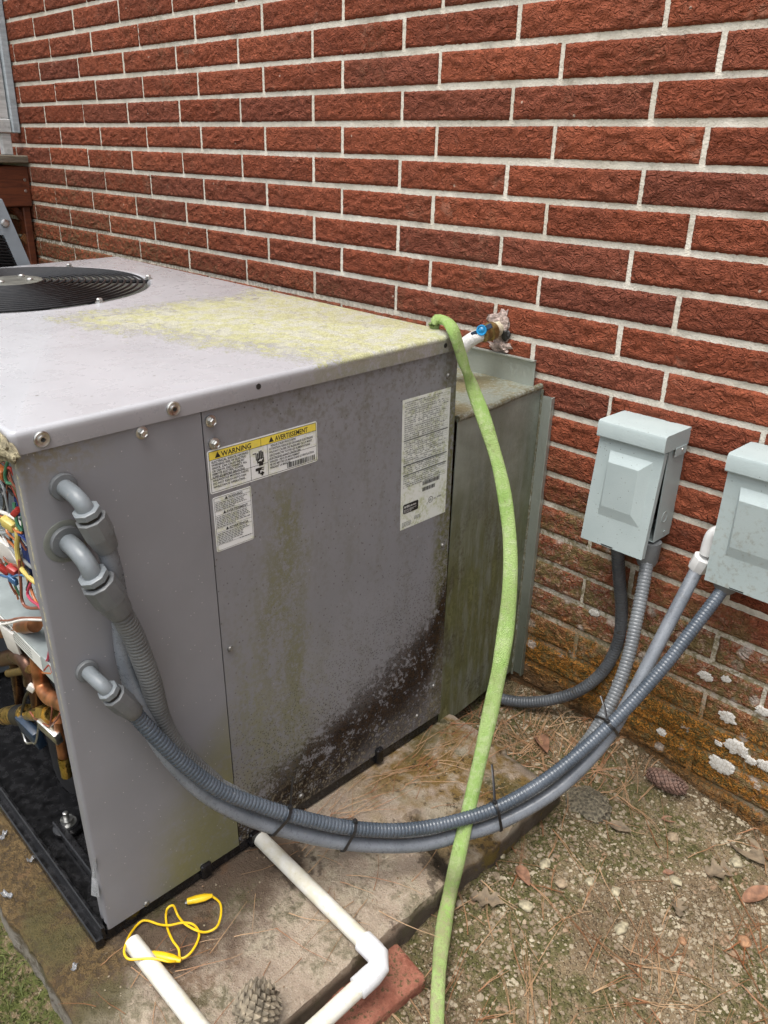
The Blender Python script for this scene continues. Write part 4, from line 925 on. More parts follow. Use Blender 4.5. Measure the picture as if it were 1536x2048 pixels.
tie(dep(580, 1640, 1.26), [QB, QA, QM], 'black cable tie nearest the unit, tail pointing up', (-.004, .01, .055))
tie(dep(710, 1668, 1.31), [QB, QA, QM], 'black cable tie on the lowest point of the bundle, left of the hose', (.004, -.012, -.02))
tie(dep(998, 1622, 1.40), [QB, QA, QM], 'black cable tie just right of the green hose', (-.035, .03, .045))
tie(dep(1218, 1455, 1.50), [QB, QA, QM], 'black cable tie nearest the wall where the conduits fan out', (-.03, .02, .03))

# ================================================================== GREEN HOSE
hz = [UM @ Vector((-.075, .055, UC - .30)), UM @ Vector((-.072, .05, UC - .10)), UM @ ul(868, 650, 2, UC + .006), UM @ ul(888, 641, 2, UC + .016), UM @ ul(906, 660, 0, .012), UM @ ul(926, 722, 0, .022)]
hz += drape([(945, 775), (972, 850), (1000, 945), (1016, 1040), (1021, 1130), (1016, 1220), (1004, 1310), (984, 1410), (960, 1520), (936, 1625)], depth(UM @ ul(945, 775, 0, .028)), 1.402, .8)
for x, y in ((915, 1720), (897, 1800), (884, 1880), (877, 1960), (874, 2048), (873, 2160)): hz.append(at(x, y, 2, .035) if y > 1790 else dep(x, y, 1.375))
hz[-5] = at(897, 1800, 2, .042)
hose = empty('garden_hose', 'pale green fabric garden hose draped over the unit corner down to the soil', 'hose')
Q = resample(catmull(hz, 10), .006)
m = MB(); SG = 20; m.tube(Q, lambda t: .0110 + .0024 * min(1, max(0, t - .22) / .2) + .0008 * math.sin(t * 71) * math.sin(t * 13) + .0010 * math.sin(t * 23 + 1) - .0025 * max(0, t - .68) / .32, SG, lambda t: .60 + .08 * math.sin(t * 9 + 1), fixed=(.30, -.34, .89))
for i in range(len(Q)):                       # a lengthwise crease where the sleeve has half collapsed
    t = i / (len(Q) - 1); dp = .26 * max(0, math.sin((t - .30) * 5.2)) + .08 * max(0, noise.noise(Vector((t * 14, 3, 1))))
    for k in range(SG):
        a_ = 2 * PI * k / SG; q_ = math.exp(-((a_ - PI * .46 - .3 * math.sin(t * 6)) / .30) ** 2); v = m.v[i * SG + k]; m.v[i * SG + k] = v.lerp(Q[i], dp * q_)
m.build('sleeve', MAT['hose'], hose, True, 80)

# ================================================================== DUCT BETWEEN UNIT AND WALL
duct = empty('metal_duct', 'mossy galvanised sheet metal duct joining the unit to the brick wall', 'duct', (2.0, -.15, .06)); duct.location = (0, 0, 0)
XD0, XD1 = 2.232, 2.219; ZT, ZL = .772, .066
m = MB(); m.prism([(XD0, -.288, ZL - .008), (XD1, -.004, ZL + .008), (XD1, -.004, ZT + .005), (XD0, -.288, ZT - .004)], (-.0015, 0, 0)); m.build('side_panel', MAT['galv_side'], duct, False)
m = MB(); nn = 24; vs = []
for j in range(nn + 1):
    for i in range(nn + 1):
        u, v = i / nn, j / nn; vs.append(Vector((1.45 + (XD0 - .004 - 1.45) * u - .012 * v * u, -.29 + .285 * v, ZT - .006 + .008 * v - .010 * math.sin(PI * v) * math.sin(PI * min(1, u * 1.0)) + .003 * noise.noise(Vector((u * 6, v * 4, 1))))))
m.add(vs, [(j * (nn + 1) + i, j * (nn + 1) + i + 1, (j + 1) * (nn + 1) + i + 1, (j + 1) * (nn + 1) + i) for j in range(nn) for i in range(nn)]); m.build('top_panel', MAT['galv_top'], duct)
m = MB(); m.tube(catmull([(XD0 - .002, -.288, ZT - .005), (XD0 - .004, -.19, ZT - .002), (XD1 + .002, -.1, ZT + .002), (XD1, -.012, ZT + .007)], 8), .0068, 10); m.build('rolled_seam', MAT['galv_seam'], duct)
m = MB(); m.box((1.45, -.0085, ZT - .002), (2.198, -.0070, .828)); m.box((1.45, -.0165, .826), (2.1985, -.0065, .8285)); m.build('wall_flange', MAT['galv_flange'], duct)
m = MB(); m.box((XD1 - .004, -.0075, ZL + .01), (2.2485, -.006, .760)); m.box((2.2475, -.0145, ZL + .012), (2.2512, -.004, .7605)); m.build('side_flange', MAT['galv_flange'], duct)
m = MB(); m.tube([(XD1 + .0015, -.007, ZL), (XD1 + .0015, -.007, ZT)], .0032, 8); m.build('corner_seam', MAT['galv_seam'], duct)
m = MB(); m.lathe(UM @ ul(985, 1388, 0, -.004), (1, .1, 0), [(-.003, .021), (.004, .021), (.004, .0165), (-.002, .016)], 20); m.build('grommet', MAT['dark'], duct)

# ================================================================== DISCONNECT BOXES
def disconnect(x0, x1, ztop, ajar, label):
    o = empty('disconnect_box', label, 'disconnect box', (x0, 0, ztop - .22), group='electrical disconnect boxes on the brick wall'); o.location = (0, 0, 0)
    zb = ztop - .215
    D = .068; m = MB(); m.box((x0 + .004, -.006, zb), (x1 - .003, -.004, ztop - .004)); m.box((x0 + .004, -D, zb), (x0 + .0055, -.0065, ztop - .004)); m.box((x1 - .0045, -D, zb), (x1 - .003, -.0065, ztop - .004)); m.box((x0 + .006, -D, zb), (x1 - .005, -.0065, zb + .0015)); m.build('back_box', MAT['box'], o)
    m = MB(); m.box((x0 + .02, -D + .02, zb + .03), (x1 - .02, -.007, ztop - .05), .004); m.build('switch_block', MAT['ink'], o)
    # rain hood
    m = MB(); yf = -.098
    prof = [(-.004, ztop), (yf + .006, ztop + .0005), (yf + .002, ztop - .0015), (yf, ztop - .006), (yf, ztop - .029), (yf + .0016, ztop - .029), (yf + .0016, ztop - .031), (-.004, ztop - .031)]
    m.prism([(x0 - .0015, a, b) for a, b in prof], (x1 - x0 + .003, 0, 0)); m.build('rain_hood', MAT['box'], o, True, 30)
    m = MB(); m.box((x1 + .0017, -.055, ztop - .047), (x1 + .0027, -.012, ztop - .030), .0004); m.build('hood_ear', MAT['box'], o)
    # cover: folded door with a raised panel, hinged at the top
    cov = MB(); zt, zz = ztop - .0335, ztop - .238; yc = -.0885
    cov.M = Matrix.Translation((0, yc, zt)) @ Matrix.Rotation(-ajar, 4, 'X') @ Matrix.Translation((0, -yc, -zt))
    a, b, c, d = x0 + .001, x1 - .001, zz, zt
    e0, e1, f0, f1 = a + .026, b - .018, zz + .058, zt - .020                    # emboss outline
    i0, i1, j0, j1 = e0 + .006, e1 - .019, f0 + .020, f1 - .020; hgt = .0115
    V = [(a, yc, c), (b, yc, c), (b, yc, d), (a, yc, d), (e0, yc, f0), (e1, yc, f0), (e1, yc, f1), (e0, yc, f1), (i0, yc - hgt * .55, j0), (i1, yc - hgt * .55, j0), (i1, yc - hgt, j1), (i0, yc - hgt, j1)]
    cov.add(V, [(0, 1, 5, 4), (1, 2, 6, 5), (2, 3, 7, 6), (3, 0, 4, 7), (4, 5, 9, 8), (5, 6, 10, 9), (6, 7, 11, 10), (7, 4, 8, 11), (8, 9, 10, 11)])
    cov.box((a, yc + .0005, c), (a + .0014, yc + .030, d)); cov.box((b - .0014, yc + .0005, c), (b, yc + .0125, d)); cov.box((a + .0016, yc + .0005, c), (b - .0016, yc + .018, c + .0014))
    co = cov.build('cover', MAT['box'], o, True, 20)
    bv = co.modifiers.new('bevel', 'BEVEL'); bv.width = .0035; bv.segments = 3; bv.limit_method = 'ANGLE'; bv.angle_limit = math.radians(8)
    m = MB(); m.M = cov.M; m.box((a + .045, yc - .0008, c + .0015), (a + .070, yc + .002, c + .0032)); m.build('latch_slot', MAT['ink'], o)
    m = MB(); m.lathe((x1 - .0035, -.040, zb + .045), (1, 0, 0), [(0, .011), (.0012, .011), (.0012, .0095), (.0006, .0095)], 20); m.lathe((x1 - .0035, -.030, zb + .012), (1, 0, 0), [(0, .003), (.0018, .003)], 10); m.build('knockout', MAT['box'], o)
    m = MB(); m.lathe((x1 + .0022, -.030, ztop - .037), (1, 0, 0), [(0, .0028), (.002, .0024)], 10); m.build('hood_screw', MAT['steel'], o)
    return o
disconnect(2.412, 2.545, .771, .10, 'clean grey disconnect box nearer the duct, its cover ajar')
disconnect(2.657, 2.800, .772, .02, 'speckled grey disconnect box at the right edge of the picture')

# ================================================================== WALL TAP
tap = empty('wall_tap', 'brass outdoor tap with blue knob on the brick wall above the duct', 'tap', (2.09, -.05, .86)); tap.location = (0, 0, 0)
p0 = at(1000, 656, 1, 0.0); p1 = at(986, 661, 1, -.035); p2 = at(968, 668, 1, -.060); p3 = at(948, 676, 1, -.075); p4 = at(925, 694, 1, -.085); p5 = at(905, 720, 1, -.09)
m = MB(); m.tube([p0, p1], .0155, 16); m.build('supply_pipe', MAT['ivory'], tap)
m = MB(); m.lathe(p1, p2 - p1, [(-.004, .016), (0, .019), (.012, .0195), (.014, .016), (.03, .0165), (.034, .012)], 16); m.build('valve_body', MAT['oldbrass'], tap)
m = MB(); m.tube(catmull([p2, p3, p4, p5], 5), lambda t: .013 + .0035 * t, 14); m.build('outlet', MAT['tape'], tap)
kd = (CP - p2); kd = Vector((kd.x * .75, kd.y, kd.z * 1.0)).normalized(); kc = at(965, 661, 1, -.060) + kd * .012
m = MB(); m.tube([p2, kc], .005, 10); m.build('spindle', MAT['oldbrass'], tap)
m = MB(); m.lathe(kc, kd, [(0, .0105), (.002, .0115), (.006, .0105), (.006, .0085), (.0045, .007), (.006, .004), (.007, .002)], 20); kn = m.build('knob', MAT['blue'], tap)
rv = RT.cross(kd).normalized(); rv = (RT - kd * RT.dot(kd)).normalized(); uv = kd.cross(rv); ax = (rv * .88 + uv * .42).normalized()
for s in (-1, 1): m = MB(); m.M = Matrix.Translation(kc + ax * (s * .0165) + kd * .001) @ Matrix((ax.to_tuple(), kd.cross(ax).to_tuple(), kd.to_tuple())).transposed().to_4x4(); m.box((-.0065, -.0055, -.003), (.0065, .0055, .0045), .0015); m.build('knob_wing', MAT['navy'], kn)
def lump(name, mat, c, rx, ry, rz, seed, parent=None, amp=.45, fr=1.7, sub=3):
    bm = bmesh.new(); bmesh.ops.create_icosphere(bm, subdivisions=sub, radius=1)
    for v in bm.verts: k = 1 + amp * noise.noise(v.co * fr + Vector((seed, seed * .7, 0))) + amp * .4 * noise.noise(v.co * fr * 3 + Vector((seed, 0, 3))); v.co = Vector((v.co.x * rx * k, v.co.y * ry * k, v.co.z * rz * k)) + Vector(c)
    m = MB(); bm.verts.index_update(); m.add([v.co.copy() for v in bm.verts], [[v.index for v in f.verts] for f in bm.faces]); bm.free(); return m.build(name, mat, parent, True, 50)
lump('crust', MAT['crust'], ul(2, 893, 1, -.772),   .040, .008, .016, 12, lid, .5, 2.4)
c = at(1004, 652, 1, -.003); lump('sealant', MAT['foam'], c, .020, .009, .034, 3, tap, .6, 2.2); lump('sealant', MAT['foam'], c + Vector((.004, -.003, -.042)), .026, .010, .012, 5, tap, .7, 2.6); lump('sealant', MAT['foam'], c + Vector((-.022, -.002, .012)), .015, .006, .010, 8, tap, .7, 2.6)
lump('crumbled_hole', MAT['ink'], c + Vector((.014, -.004, -.016)), .010, .006, .011, 4, tap, .5, 2)

# ================================================================== PVC DRAIN PIPES
d1 = empty('drain_pipe', 'white plastic drain pipe leaving the unit with an elbow at the pad edge', 'pipe', group='white drain pipes')
a0 = UM @ Vector((-.012, -.478, -.0105)); a1 = UM @ Vector((.300, -.482, -.0095)); b0 = UM @ Vector((.335, -.508, -.016)); b1 = UM @ Vector((.322, -.80, -.055))
m = MB(); m.tube([a0, a1], .0136, 20); m.build('pipe', MAT['pvc'], d1)
dv = (a1 - a0).normalized(); dw = (b1 - b0).normalized(); cr = UM @ Vector((.333, -.484, -.0095))
m = MB(); m.lathe(a1 - dv * .018, dv, [(0, .0150), (.001, .0172), (.028, .0172), (.030, .0165)], 20); m.lathe(cr + dw * .055, -dw, [(0, .0150), (.001, .0172), (.030, .0172), (.032, .0165)], 20)
m.tube([a1 + dv * .006, a1 + dv * .018, cr - dv * .012 + dw * .003, cr - dv * .002 + dw * .010, cr + dw * .024, cr + dw * .032], .0166, 20); m.build('elbow', MAT['pvc_fit'], d1)
m = MB(); m.tube([cr + dw * .03, cr + dw * .40], .0136, 20); m.build('pipe', MAT['pvc'], d1)
d2 = empty('drain_pipe', 'white plastic pipe lying at the front corner of the pad under the yellow lead', 'pipe', group='white drain pipes')
m = MB(); m.M = UM; m.lathe((.036, -.745, -.0105), (1, .02, 0), [(0, .0118), (.0005, .0136), (.32, .0136), (.321, .012)], 20); m.build('pipe', MAT['pvc'], d2)

# ================================================================== YELLOW TEST LEAD
lead = empty('test_lead', 'yellow jumper wire with two insulated alligator clips tangled on the pad', 'test lead', (0, 0, 0))
wp = [(1250, 565), (1300, 610), (1305, 680), (1280, 750), (1220, 780), (1160, 770), (1090, 730), (1050, 680), (1025, 625), (990, 640), (980, 690), (990, 760), (1020, 830), (1055, 880), (1066, 935), (1120, 910), (1165, 840), (1175, 780), (1140, 735), (1080, 725), (1000, 740), (940, 735), (880, 715), (840, 715), (800, 750), (760, 810), (735, 880), (740, 920), (770, 942), (850, 938), (930, 940), (1000, 955), (1060, 950)]
def lz(i): return -.019 + (.013 if 8 <= i <= 9 else 0) + (.007 if i in (18, 19, 20, 12, 13, 5, 6) else 0) + (.022 if 27 <= i <= 30 else 0) + (.018 if i in (26, 31) else 0) + (.008 if i in (25, 32) else 0)
P = [UM @ ul(x / 2.954, 1600 + y / 2.954, 2, lz(i)) for i, (x, y) in enumerate(wp)]
m = MB(); m.tube(catmull(P, 6), .0019, 8); m.build('wire', MAT['yellow'], lead)
for q0, q1, z in (((425, 1791), (374, 1803), -.016), ((362, 1921), (303, 1908), -.008)):
    A = UM @ ul(*q0, 2, z); B_ = UM @ ul(*q1, 2, z); d = (B_ - A); L = d.length
    m = MB(); m.tube([A, A + d * .08, A + d * .3, A + d * .65, A + d * .95, B_], [.0032, .0042, .0068, .0072, .0058, .0050], 12, .8); m.build('clip_boot', MAT['yellow'], lead)
    m = MB(); m.tube([B_ - d * .05, B_ + d * .08], .0040, 8, .6); m.build('clip_jaw', MAT['steel'], lead)

# ================================================================== LOOSE THINGS ON THE GROUND
bt = at(834, 1930, 2, .042); lb = MB(); lb.box((-.045, -.085, -.03), (.040, .085, .022), .006, 2)
for v in lb.v: v += Vector((noise.noise(v * 40), noise.noise(v * 40 + Vector((3, 3, 3))), noise.noise(v * 40 + Vector((7, 1, 3))))) * .003
o = lb.build('loose_brick', MAT['redbrick'], None, True, 50); o.location = at(738, 1998, 2, .002); o.rotation_euler = (.05, .06, -.10); tag(o, 'broken salmon red brick half buried beside the pad under the pipe elbow', 'brick')

def pine_cone(name, label, p, L, R, rot, mats, opened, rows=17):
    o = empty(name, label, 'pine cone', p, rot); core = MB()
    prof = [(-L / 2 + L * k / 12, max(.001, R * .72 * math.sin(PI * min(1, (k / 12 * .93 + .05))) ** .6)) for k in range(13)]
    core.lathe((0, 0, 0), (1, 0, 0), prof, 16); core.build('core', MAT['cone_core'], o); s = MB(); n = rows * 9; ga = PI * (3 - 5 ** .5)
    for i in range(n):
        t = (i + .5) / n; x = -L / 2 + L * t; r = R * .78 * math.sin(PI * min(1, t * .93 + .05)) ** .6; a = i * ga
        d = Vector((0, math.cos(a), math.sin(a))); tg = Vector((0, -math.sin(a), math.cos(a))); fwd = Vector((1, 0, 0)); sz = R * .30 * (.55 + .6 * math.sin(PI * t))
        c = fwd * x + d * r; tip = c + d * (R * (.26 + opened)) + fwd * sz * (.5 + opened)
        V = [c - tg * sz * .85, c + fwd * sz * -.7, c + tg * sz * .85, c + fwd * sz * .8, c + d * R * .16 - tg * sz * .8 + fwd * sz * .2, c + d * R * .18 - fwd * sz * .45, c + d * R * .16 + tg * sz * .8 + fwd * sz * .2, tip + fwd * sz * .35, tip]
        s.add(V, [(0, 1, 5, 4), (1, 2, 6, 5), (2, 3, 7, 6), (3, 0, 4, 7), (4, 5, 8), (5, 6, 8), (6, 7, 8), (7, 4, 8)])
    s.build('scales', mats, o, True, 25); return o
q0, q1 = at(1303, 1553, 2, .045), at(1362, 1580, 2, .04); dq = q1 - q0
pine_cone('pine_cone', 'closed brown pine cone lying against the foot of the brick wall', (q0 + q1) / 2 + Vector((0, 0, .006)), .082, .020, (0, .1, math.atan2(dq.y, dq.x)), MAT['cone'], .0)
pc = UM @ ul(512, 2012, 2, .005)
pine_cone('pine_cone', 'open weathered pine cone on the pad at the bottom edge', pc, .062, .030, (.2, -.5, 1.2), MAT['cone_g'], .10, 13)

ck = lump('concrete_chunk', MAT['rock'], at(1172, 1610, 2, .020), .050, .046, .019, 9, None, .24, 2.4, 5); tag(ck, 'rough dark grey concrete lump in the soil beneath the conduits', 'stone')
def inview(p, mg=30):
    d = p - CP; wz = d.dot(FW); x, y = 768 + FPX * d.dot(RT) / wz, 1024 - FPX * d.dot(UP) / wz; return -mg < x < 1536 + mg and y < 2048 + mg
def on_ground(x, y):
    l = UI @ Vector((x, y, .09)); return not (l.x < .30 and -.875 < l.y < .05)
def icos(sub=1): 
    bm = bmesh.new(); bmesh.ops.create_icosphere(bm, subdivisions=sub, radius=1); bm.verts.index_update(); V = [v.co.copy() for v in bm.verts]; F = [[v.index for v in f.verts] for f in bm.faces]; bm.free(); return V, F
IV, IF = icos(); IV2, IF2 = icos(2); rnd = random.Random(11); gr = MB(); cnt = 0
def stone(mb, x, y, z, r, rnd, fine=False):
    s = rnd.random() * 50; k = (r * rnd.uniform(.8, 1.3), r * rnd.uniform(.7, 1.1), r * rnd.uniform(.45, .75)); a = rnd.random() * 6.3; ca, sa = math.cos(a), math.sin(a); vs = []
    for v in (IV2 if fine else IV):
        f = 1 + .35 * noise.noise(v * 1.4 + Vector((s, s, 0))); X_, Y_, Z_ = v.x * k[0] * f, v.y * k[1] * f, v.z * k[2] * f; vs.append(Vector((x + X_ * ca - Y_ * sa, y + X_ * sa + Y_ * ca, z + Z_)))
    mb.add(vs, IF2 if fine else IF)
while cnt < 6500:
    x, y = rnd.uniform(2.25, 3.35), rnd.uniform(-1.35, -.005)
    if not on_ground(x, y): continue
    p = Vector((x, y, gh(x, y)))
    if not inview(p): continue
    if noise.noise(Vector((x * 5, y * 5, 2))) + rnd.uniform(-.5, .5) < -.1: continue
    r = .0014 + (.0042 if cnt > 60 else .0075) * rnd.random() ** (3.4 if cnt > 60 else .9); stone(gr, x, y, p.z - r * .15, r, rnd); cnt += 1
# grit on the pad too
for k in range(500):
    l = Vector((rnd.uniform(.01, .28), rnd.uniform(-.85, .04), PZ)); p = UM @ l; r = .0008 + .0016 * rnd.random() ** 2; stone(gr, p.x, p.y, p.z, r, rnd)
gv = gr.build('gravel', MAT['pebble'], None, True, 40); struct(gv, 'stuff'); tag(gv, 'small pale gravel scattered through the soil', 'gravel')
# larger pebbles as things
PEB = [(1090, 1727, 15, 'pale yellow pebble just above and right of the pinkish leaf'), (1122, 1768, 13, 'oblong tan pebble standing right of the pinkish leaf'), (1180, 1763, 13, 'flat cream pebble in the middle of the soil patch'),
       (1231, 1781, 12, 'round yellowish pebble right of the flat cream one'), (1242, 1858, 17, 'large cream pebble lowest in the middle of the soil'), (1350, 1763, 13, 'upright cream pebble beside the tiny red-brown leaf'),
       (1488, 1884, 17, 'flat orange pebble near the right edge of the picture'), (1345, 1677, 15, 'tan pebble between the pine cone and the leaves'), (1471, 1727, 17, 'greyish cream pebble touching the large grey-green leaf'),
       (1003, 1713, 10, 'small white pebble close to the pad edge and hose'), (1052, 1810, 13, 'chalky white pebble below the pinkish leaf'), (1364, 1883, 11, 'small round cream pebble left of the flat orange one')]
for px_, py_, rp, lb_ in PEB:
    p = at(px_, py_, 2, .0); p = at(px_, py_, 2, gh(p.x, p.y)); m = MB(); stone(m, 0, 0, 0, rp / FPX * depth(p) * .95, rnd, True); o = m.build('pebble', MAT['peb_orange' if 'orange' in lb_ else 'peb_tan' if 'tan' in lb_ else 'peb_cream'], None, True, 55); o.location = (p.x, p.y, gh(p.x, p.y) + .002)
    tag(o, lb_, 'pebble', 'larger pebbles on the soil')
# pine needles
nd = MB(); rn = random.Random(21)
def needle(x, y, z, a, L, bend, r=.0008):
    pts = []; t = a
    P_ = Vector((x, y, 0)); n = 6
    for k in range(n + 1):
        zz = (gh(P_.x, P_.y) if z is None else (UM @ Vector(((UI @ Vector((P_.x, P_.y, .08))).x, (UI @ Vector((P_.x, P_.y, .08))).y, PZ))).z) + .003 + .006 * abs(noise.noise(Vector((x * 50, y * 50, k * .3))))
        pts.append(Vector((P_.x, P_.y, zz))); P_ = P_ + Vector((math.cos(t), math.sin(t), 0)) * (L / n); t += bend / n
    nd.tube(pts, lambda q: r * (1 - .6 * q), 3, cap=False)
c = 0
while c < 330:
    qq = rn.random()
    if qq < .34: x, y = 2.42 + rn.gauss(0, .10), -.15 + rn.gauss(0, .07)
    elif qq < .48: x, y = rn.choice([(2.72, -.62), (2.85, -.45), (2.62, -.78), (2.95, -.25)]); x += rn.gauss(0, .05); y += rn.gauss(0, .05)
    else: x, y = rn.uniform(2.3, 3.2), rn.uniform(-1.15, -.02)
    if y > -.01 or not on_ground(x, y): continue
    if not inview(Vector((x, y, .03)), 60): continue
    a = rn.gauss(2.2, .5) if rn.random() < .55 else rn.uniform(0, 6.3); L = rn.uniform(.05, .15); b = rn.uniform(-.5, .5); c += 1
    needle(x, y, None, a, L, b)
    if rn.random() < .6: needle(x, y, None, a + rn.uniform(.02, .08), L * .97, b)
for k in range(105):
    if k < 70: l = Vector((rn.uniform(.015, .09) if rn.random() < .6 else rn.uniform(.02, .25), rn.uniform(-.44, .02), 0)); a = 1.57 + rn.gauss(0, .5)
    else: l = Vector((rn.uniform(.02, .26), rn.uniform(-.84, -.40), 0)); a = rn.uniform(0, 6.3)
    p = UM @ l; L = rn.uniform(.05, .14); needle(p.x, p.y, 1, a, L, rn.uniform(-.6, .6))
no = nd.build('pine_needles', MAT['needle'], None, True, 80); struct(no, 'stuff'); tag(no, 'dry brown pine needles scattered over the soil and pad', 'pine needles')
# dead leaves
def leaf(px, py, L, W, ang, mat, label, curl=.3, lobed=False):
    p = at(px, py, 2, .02); z = gh(p.x, p.y); p = at(px, py, 2, z + .004); m = MB(); n = 14; vs = []
    for k in range(n + 1):
        t = k / n; wd = W * math.sin(PI * t ** .8) ** .8 * (1 + (.45 * math.sin(t * 20) if lobed else 0)); x = (t - .5) * L
        for s in (-1, -.5, 0, .5, 1): vs.append(Vector((x, s * wd / 2, abs(s) ** 1.5 * wd * curl + .10 * L * (t - .5) ** 2 + .0015 * noise.noise(Vector((x * 200, s * 3, px))))))
    fs = [(k * 5 + i, k * 5 + i + 1, (k + 1) * 5 + i + 1, (k + 1) * 5 + i) for k in range(n) for i in range(4)]; nv = len(vs)
    m.add(vs + [v - Vector((0, 0, .0006)) for v in vs], fs + [tuple(nv + i for i in f[::-1]) for f in fs]); o = m.build('dead_leaf', mat, None, True, 60)
    o.location = (p.x, p.y, z + .004); o.rotation_euler = (.08, -.06, ang); tag(o, label, 'leaf', 'dead leaves on the soil'); return o
leaf(1047, 1752, .050, .022, -.5, MAT['leaf'], 'pinkish brown dead leaf on soil, nearest the green hose')
leaf(975, 1800, .060, .030, .5, MAT['leaf_g'], 'lobed grey dead leaf right beside the green hose', .2, True)
leaf(1515, 1790, .075, .028, 1.2, MAT['leaf'], 'brown dead leaf cut by the right edge of the picture', .3)
leaf(1240, 1655, .045, .024, .2, MAT['leaf_g'], 'grey-brown dead leaf below the closed pine cone', .15)
leaf(1495, 1700, .085, .050, -.4, MAT['leaf_g'], 'large grey-green dead leaf near the foot of the wall, right edge', .15)
leaf(1440, 1745, .060, .034, .9, MAT['leaf_g'], 'curled grey lobed dead leaf left of the large grey-green one', .3, True)
leaf(1340, 1640, .034, .016, .6, MAT['leaf'], 'small red-brown dead leaf just below the pine cone', .2)
leaf(1085, 1490, .06, .03, -.6, MAT['leaf'], 'curled brown dead leaf among needles behind the conduits', .5)
leaf(1337, 1745, .022, .012, .8, MAT['leaf'], 'tiny red-brown leaf among the pebbles', .2)
leaf(1355, 1815, .04, .022, 2.2, MAT['leaf_g'], 'small dark curled leaf right of the yellowish pebble', .4, True)
# grass and moss at the lower left
gs = MB(); rn = random.Random(4)
for k in range(1500):
    x, y = rn.uniform(1.95, 2.42), rn.uniform(-1.34, -1.165)
    l = UI @ Vector((x, y, .06))
    if l.y > -.872: continue
    z = gh(x, y); h = rn.uniform(.008, .032); a = rn.random() * 6.3; lean = Vector((rn.gauss(0, .6), rn.gauss(0, .6), 1)).normalized(); wv = Vector((math.cos(a), math.sin(a), 0)) * .0011; b = Vector((x, y, z - .002))
    gs.add([b - wv, b + wv, b + lean * h * .6 + wv * .7 + Vector((0, 0, .001)), b + lean * h * .6 - wv * .7, b + lean * h + Vector((lean.x, lean.y, -.3)) * h * .4], [(0, 1, 2, 3), (3, 2, 4)])
go = gs.build('grass', MAT['grass'], None, True, 80); struct(go, 'stuff'); tag(go, 'short sparse grass and moss beside the pad corner', 'grass')
ms = MB(); rn = random.Random(14)
for k in range(1400):
    cx, cy = rn.choice([(2.60, -.50), (2.57, -.62), (2.63, -.70), (2.95, -.28), (2.56, -.33), (2.10, -1.22), (2.2, -1.20)]); x, y = cx + rn.gauss(0, .035), cy + rn.gauss(0, .03)
    if not on_ground(x, y): continue
    z = gh(x, y); h = rn.uniform(.002, .006); a = rn.random() * 6.3; wv = Vector((math.cos(a), math.sin(a), 0)) * .0012; b = Vector((x, y, z)); ln = Vector((rn.gauss(0, .4), rn.gauss(0, .4), 1)) * h
    ms.add([b - wv, b + wv, b + ln], [(0, 1, 2)])
mo_ = ms.build('moss', MAT['moss'], None, False); struct(mo_, 'stuff'); tag(mo_, 'low green moss tufts in the soil', 'moss')
# curled pale flakes on the front strip of the pad
FLK = [(8, 1672, 'curled translucent flake at the left picture edge, farthest along the pad strip'), (62, 1722, 'curled translucent flake beside the black tray, halfway along the pad strip'),
       (14, 1792, 'curled translucent flake at the outer pad edge by the left picture edge'), (150, 1935, 'curled translucent flake in front of the tray corner, nearest the white pipe')]
for i, (px_, py_, lb_) in enumerate(FLK):
    p = UM @ ul(px_, py_, 2, PZ + .003); m = MB(); rnn = random.Random(i); vs = []; n = 6
    L, W = rnn.uniform(.010, .022), rnn.uniform(.005, .009)
    for a in range(n + 1):
        for b in range(4): u, v = a / n, b / 3; vs.append(Vector(((u - .5) * L, (v - .5) * W, .003 * math.sin(u * 7 + i) + .004 * (v - .5) ** 2 * 4 + .002 * noise.noise(Vector((u * 5, v * 5, i))))))
    fs = [(a * 4 + b, a * 4 + b + 1, a * 4 + b + 5, a * 4 + b + 4) for a in range(n) for b in range(3)]
    m.add(vs, fs); o = m.build('plastic_flake', MAT['film'], None, True, 60); o.modifiers.new('thick', 'SOLIDIFY').thickness = .0005; o.location = p; o.rotation_euler = (0, 0, rnn.random() * 6)
    tag(o, lb_, 'flake', 'curled translucent flakes on the pad')

# ================================================================== BEYOND THE UNIT, LEFT
deck = empty('wooden_deck', 'red-brown stained timber deck frame against the wall behind the unit', 'deck', (-.3, -.3, 0)); deck.location = (0, 0, 0)
def wb(mn_, mx_, name, mat, par, bev=.003): m = MB(); m.box(mn_, mx_, bev); return m.build(name, MAT[mat], par)
wb((-.9, -1.6, 1.140), (-.185, -.004, 1.166), 'deck_board', 'greywood', deck)
wb((-.24, -1.6, .985), (-.20, -.006, 1.128), 'rim_joist', 'redwood', deck)
wb((-.26, -.040, .0), (-.215, -.012, .984), 'post', 'redwood', deck)
m = MB(); m.prism([at(*q, 0, -.235) for q in ((22, 416), (34, 414), (78, 462), (80, 478))], (-.03, 0, 0)); m.build('brace', MAT['redwood'], deck, False)
m = MB(); m.prism([at(*q, 0, -.225) for q in ((44, 478), (59, 456), (76, 470), (58, 494))], (-.02, 0, 0)); m.build('lattice_strip', MAT['tanwood'], deck, False)
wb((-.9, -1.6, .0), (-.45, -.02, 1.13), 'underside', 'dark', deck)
for q in ((60, 360), (62, 382)): p = at(*q, 0, -.2); m = MB(); m.lathe((-.2005, p.y - .02, p.z), (1, 0, 0), [(0, .006), (.0015, .005)], 10); m.build('nail_head', MAT['steel'], deck)
porch = empty('porch_wall', 'white painted porch boards standing on the timber deck at the upper left', 'porch', (-.3, -.1, 1.17)); porch.location = (0, 0, 0)
wb((-.250, -.034, 1.243), (-.215, -.006, 2.0), 'corner_board', 'bluewood', porch)
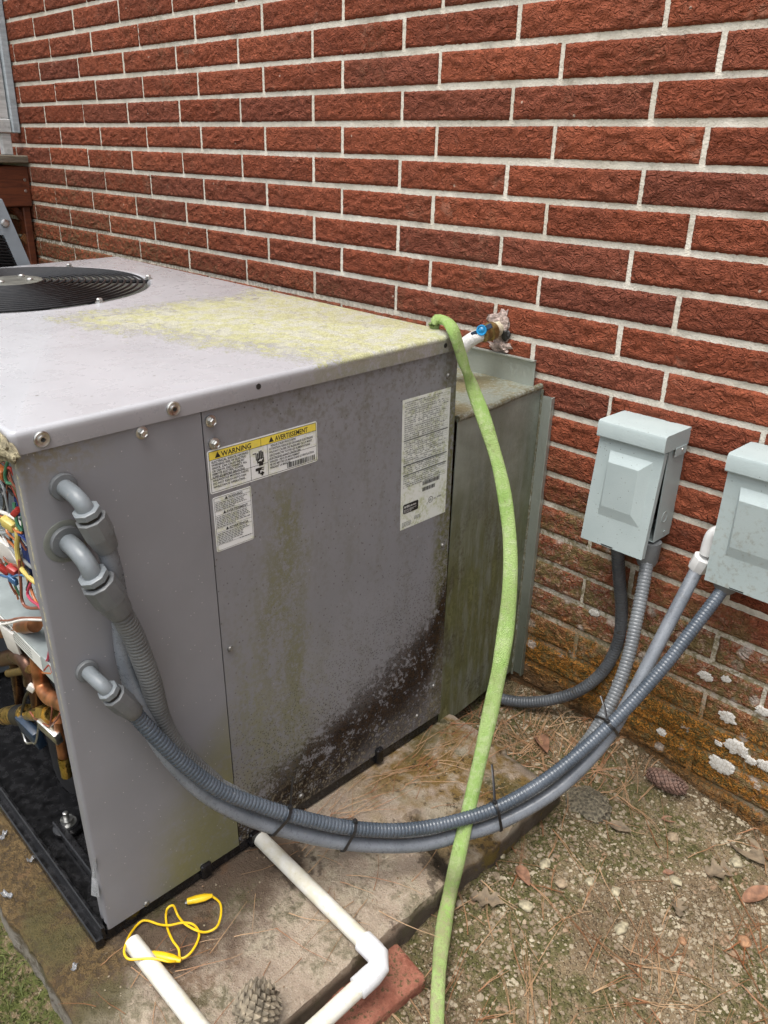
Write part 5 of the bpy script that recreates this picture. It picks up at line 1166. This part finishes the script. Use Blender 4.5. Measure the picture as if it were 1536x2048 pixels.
wb((-.256, -.9, 1.243), (-.224, -.036, 1.290), 'sill', 'whitewood', porch)
wb((-.256, -.9, 1.2905), (-.228, -.038, 2.0), 'siding', 'whitewood', porch)
wb((-.262, -.075, 1.166), (-.232, -.038, 1.242), 'post_foot', 'whitewood', porch)
wb((-.262, -.9, 1.166), (-.25, -.115, 1.242), 'kick_board', 'whitewood', porch)
# louvred panel taken off the unit, leaning beyond it
lp = empty('louvred_panel', 'blue grey louvred metal panel leaning beyond the unit at the left edge', 'panel', (0, 0, 0))
A = at(4, 398, 0, .80); B_ = at(62, 530, 0, .80); dn = (B_ - A); dn2 = dn.normalized(); A2 = A; B2 = A + dn2 * 1.0
side = Vector((0, -1, -.05)); nrm = Vector((1, 0, .0))
def quad(p, q, wv, th, name, mat, par): m = MB(); m.prism([p, q, q + wv, p + wv], nrm * -th); return m.build(name, MAT[mat], par, False)
B2 = A + dn2 * ((A.z - gh(.8, -.4)) / -dn2.z); wv = Vector((0, -.036, -.004)); quad(A, B2, wv, .018, 'edge_frame', 'panelgrey', lp)
t0 = .16; P0 = A + dn2 * .095 + wv; 
for k in range(40):
    p = A + wv + dn2 * (.10 + k * .0085); 
    if p.z < gh(.8, -.4) + .02: break
    quad(p, p + dn2 * .0045, Vector((0, -.30, .03)), .012, 'louvre', 'wire', lp)
quad(A + wv, A + wv + dn2 * .09, Vector((0, -.30, .03)), .016, 'head_plate', 'panelgrey', lp)
m = MB(); m.prism([A + wv, B2 + wv, B2 + wv + Vector((-.0, -.3, .03)), A + wv + Vector((0, -.3, .03))], nrm * -.002); o = m.build('backing', MAT['ink'], lp, False); o.location = (-.02, 0, 0)
p = at(10, 447, 0, .80); m = MB(); m.lathe((.80, p.y, p.z), (1, 0, 0), [(-.002, .011), (.002, .011), (.004, .008), (.004, .004)], 18); m.build('washer', MAT['steel'], lp)
p = at(17, 443, 0, .80); m = MB(); m.lathe((.80, p.y, p.z), (1, 0, 0), [(0, .003), (.0006, .003)], 10); m.build('screw_hole', MAT['ink'], lp)
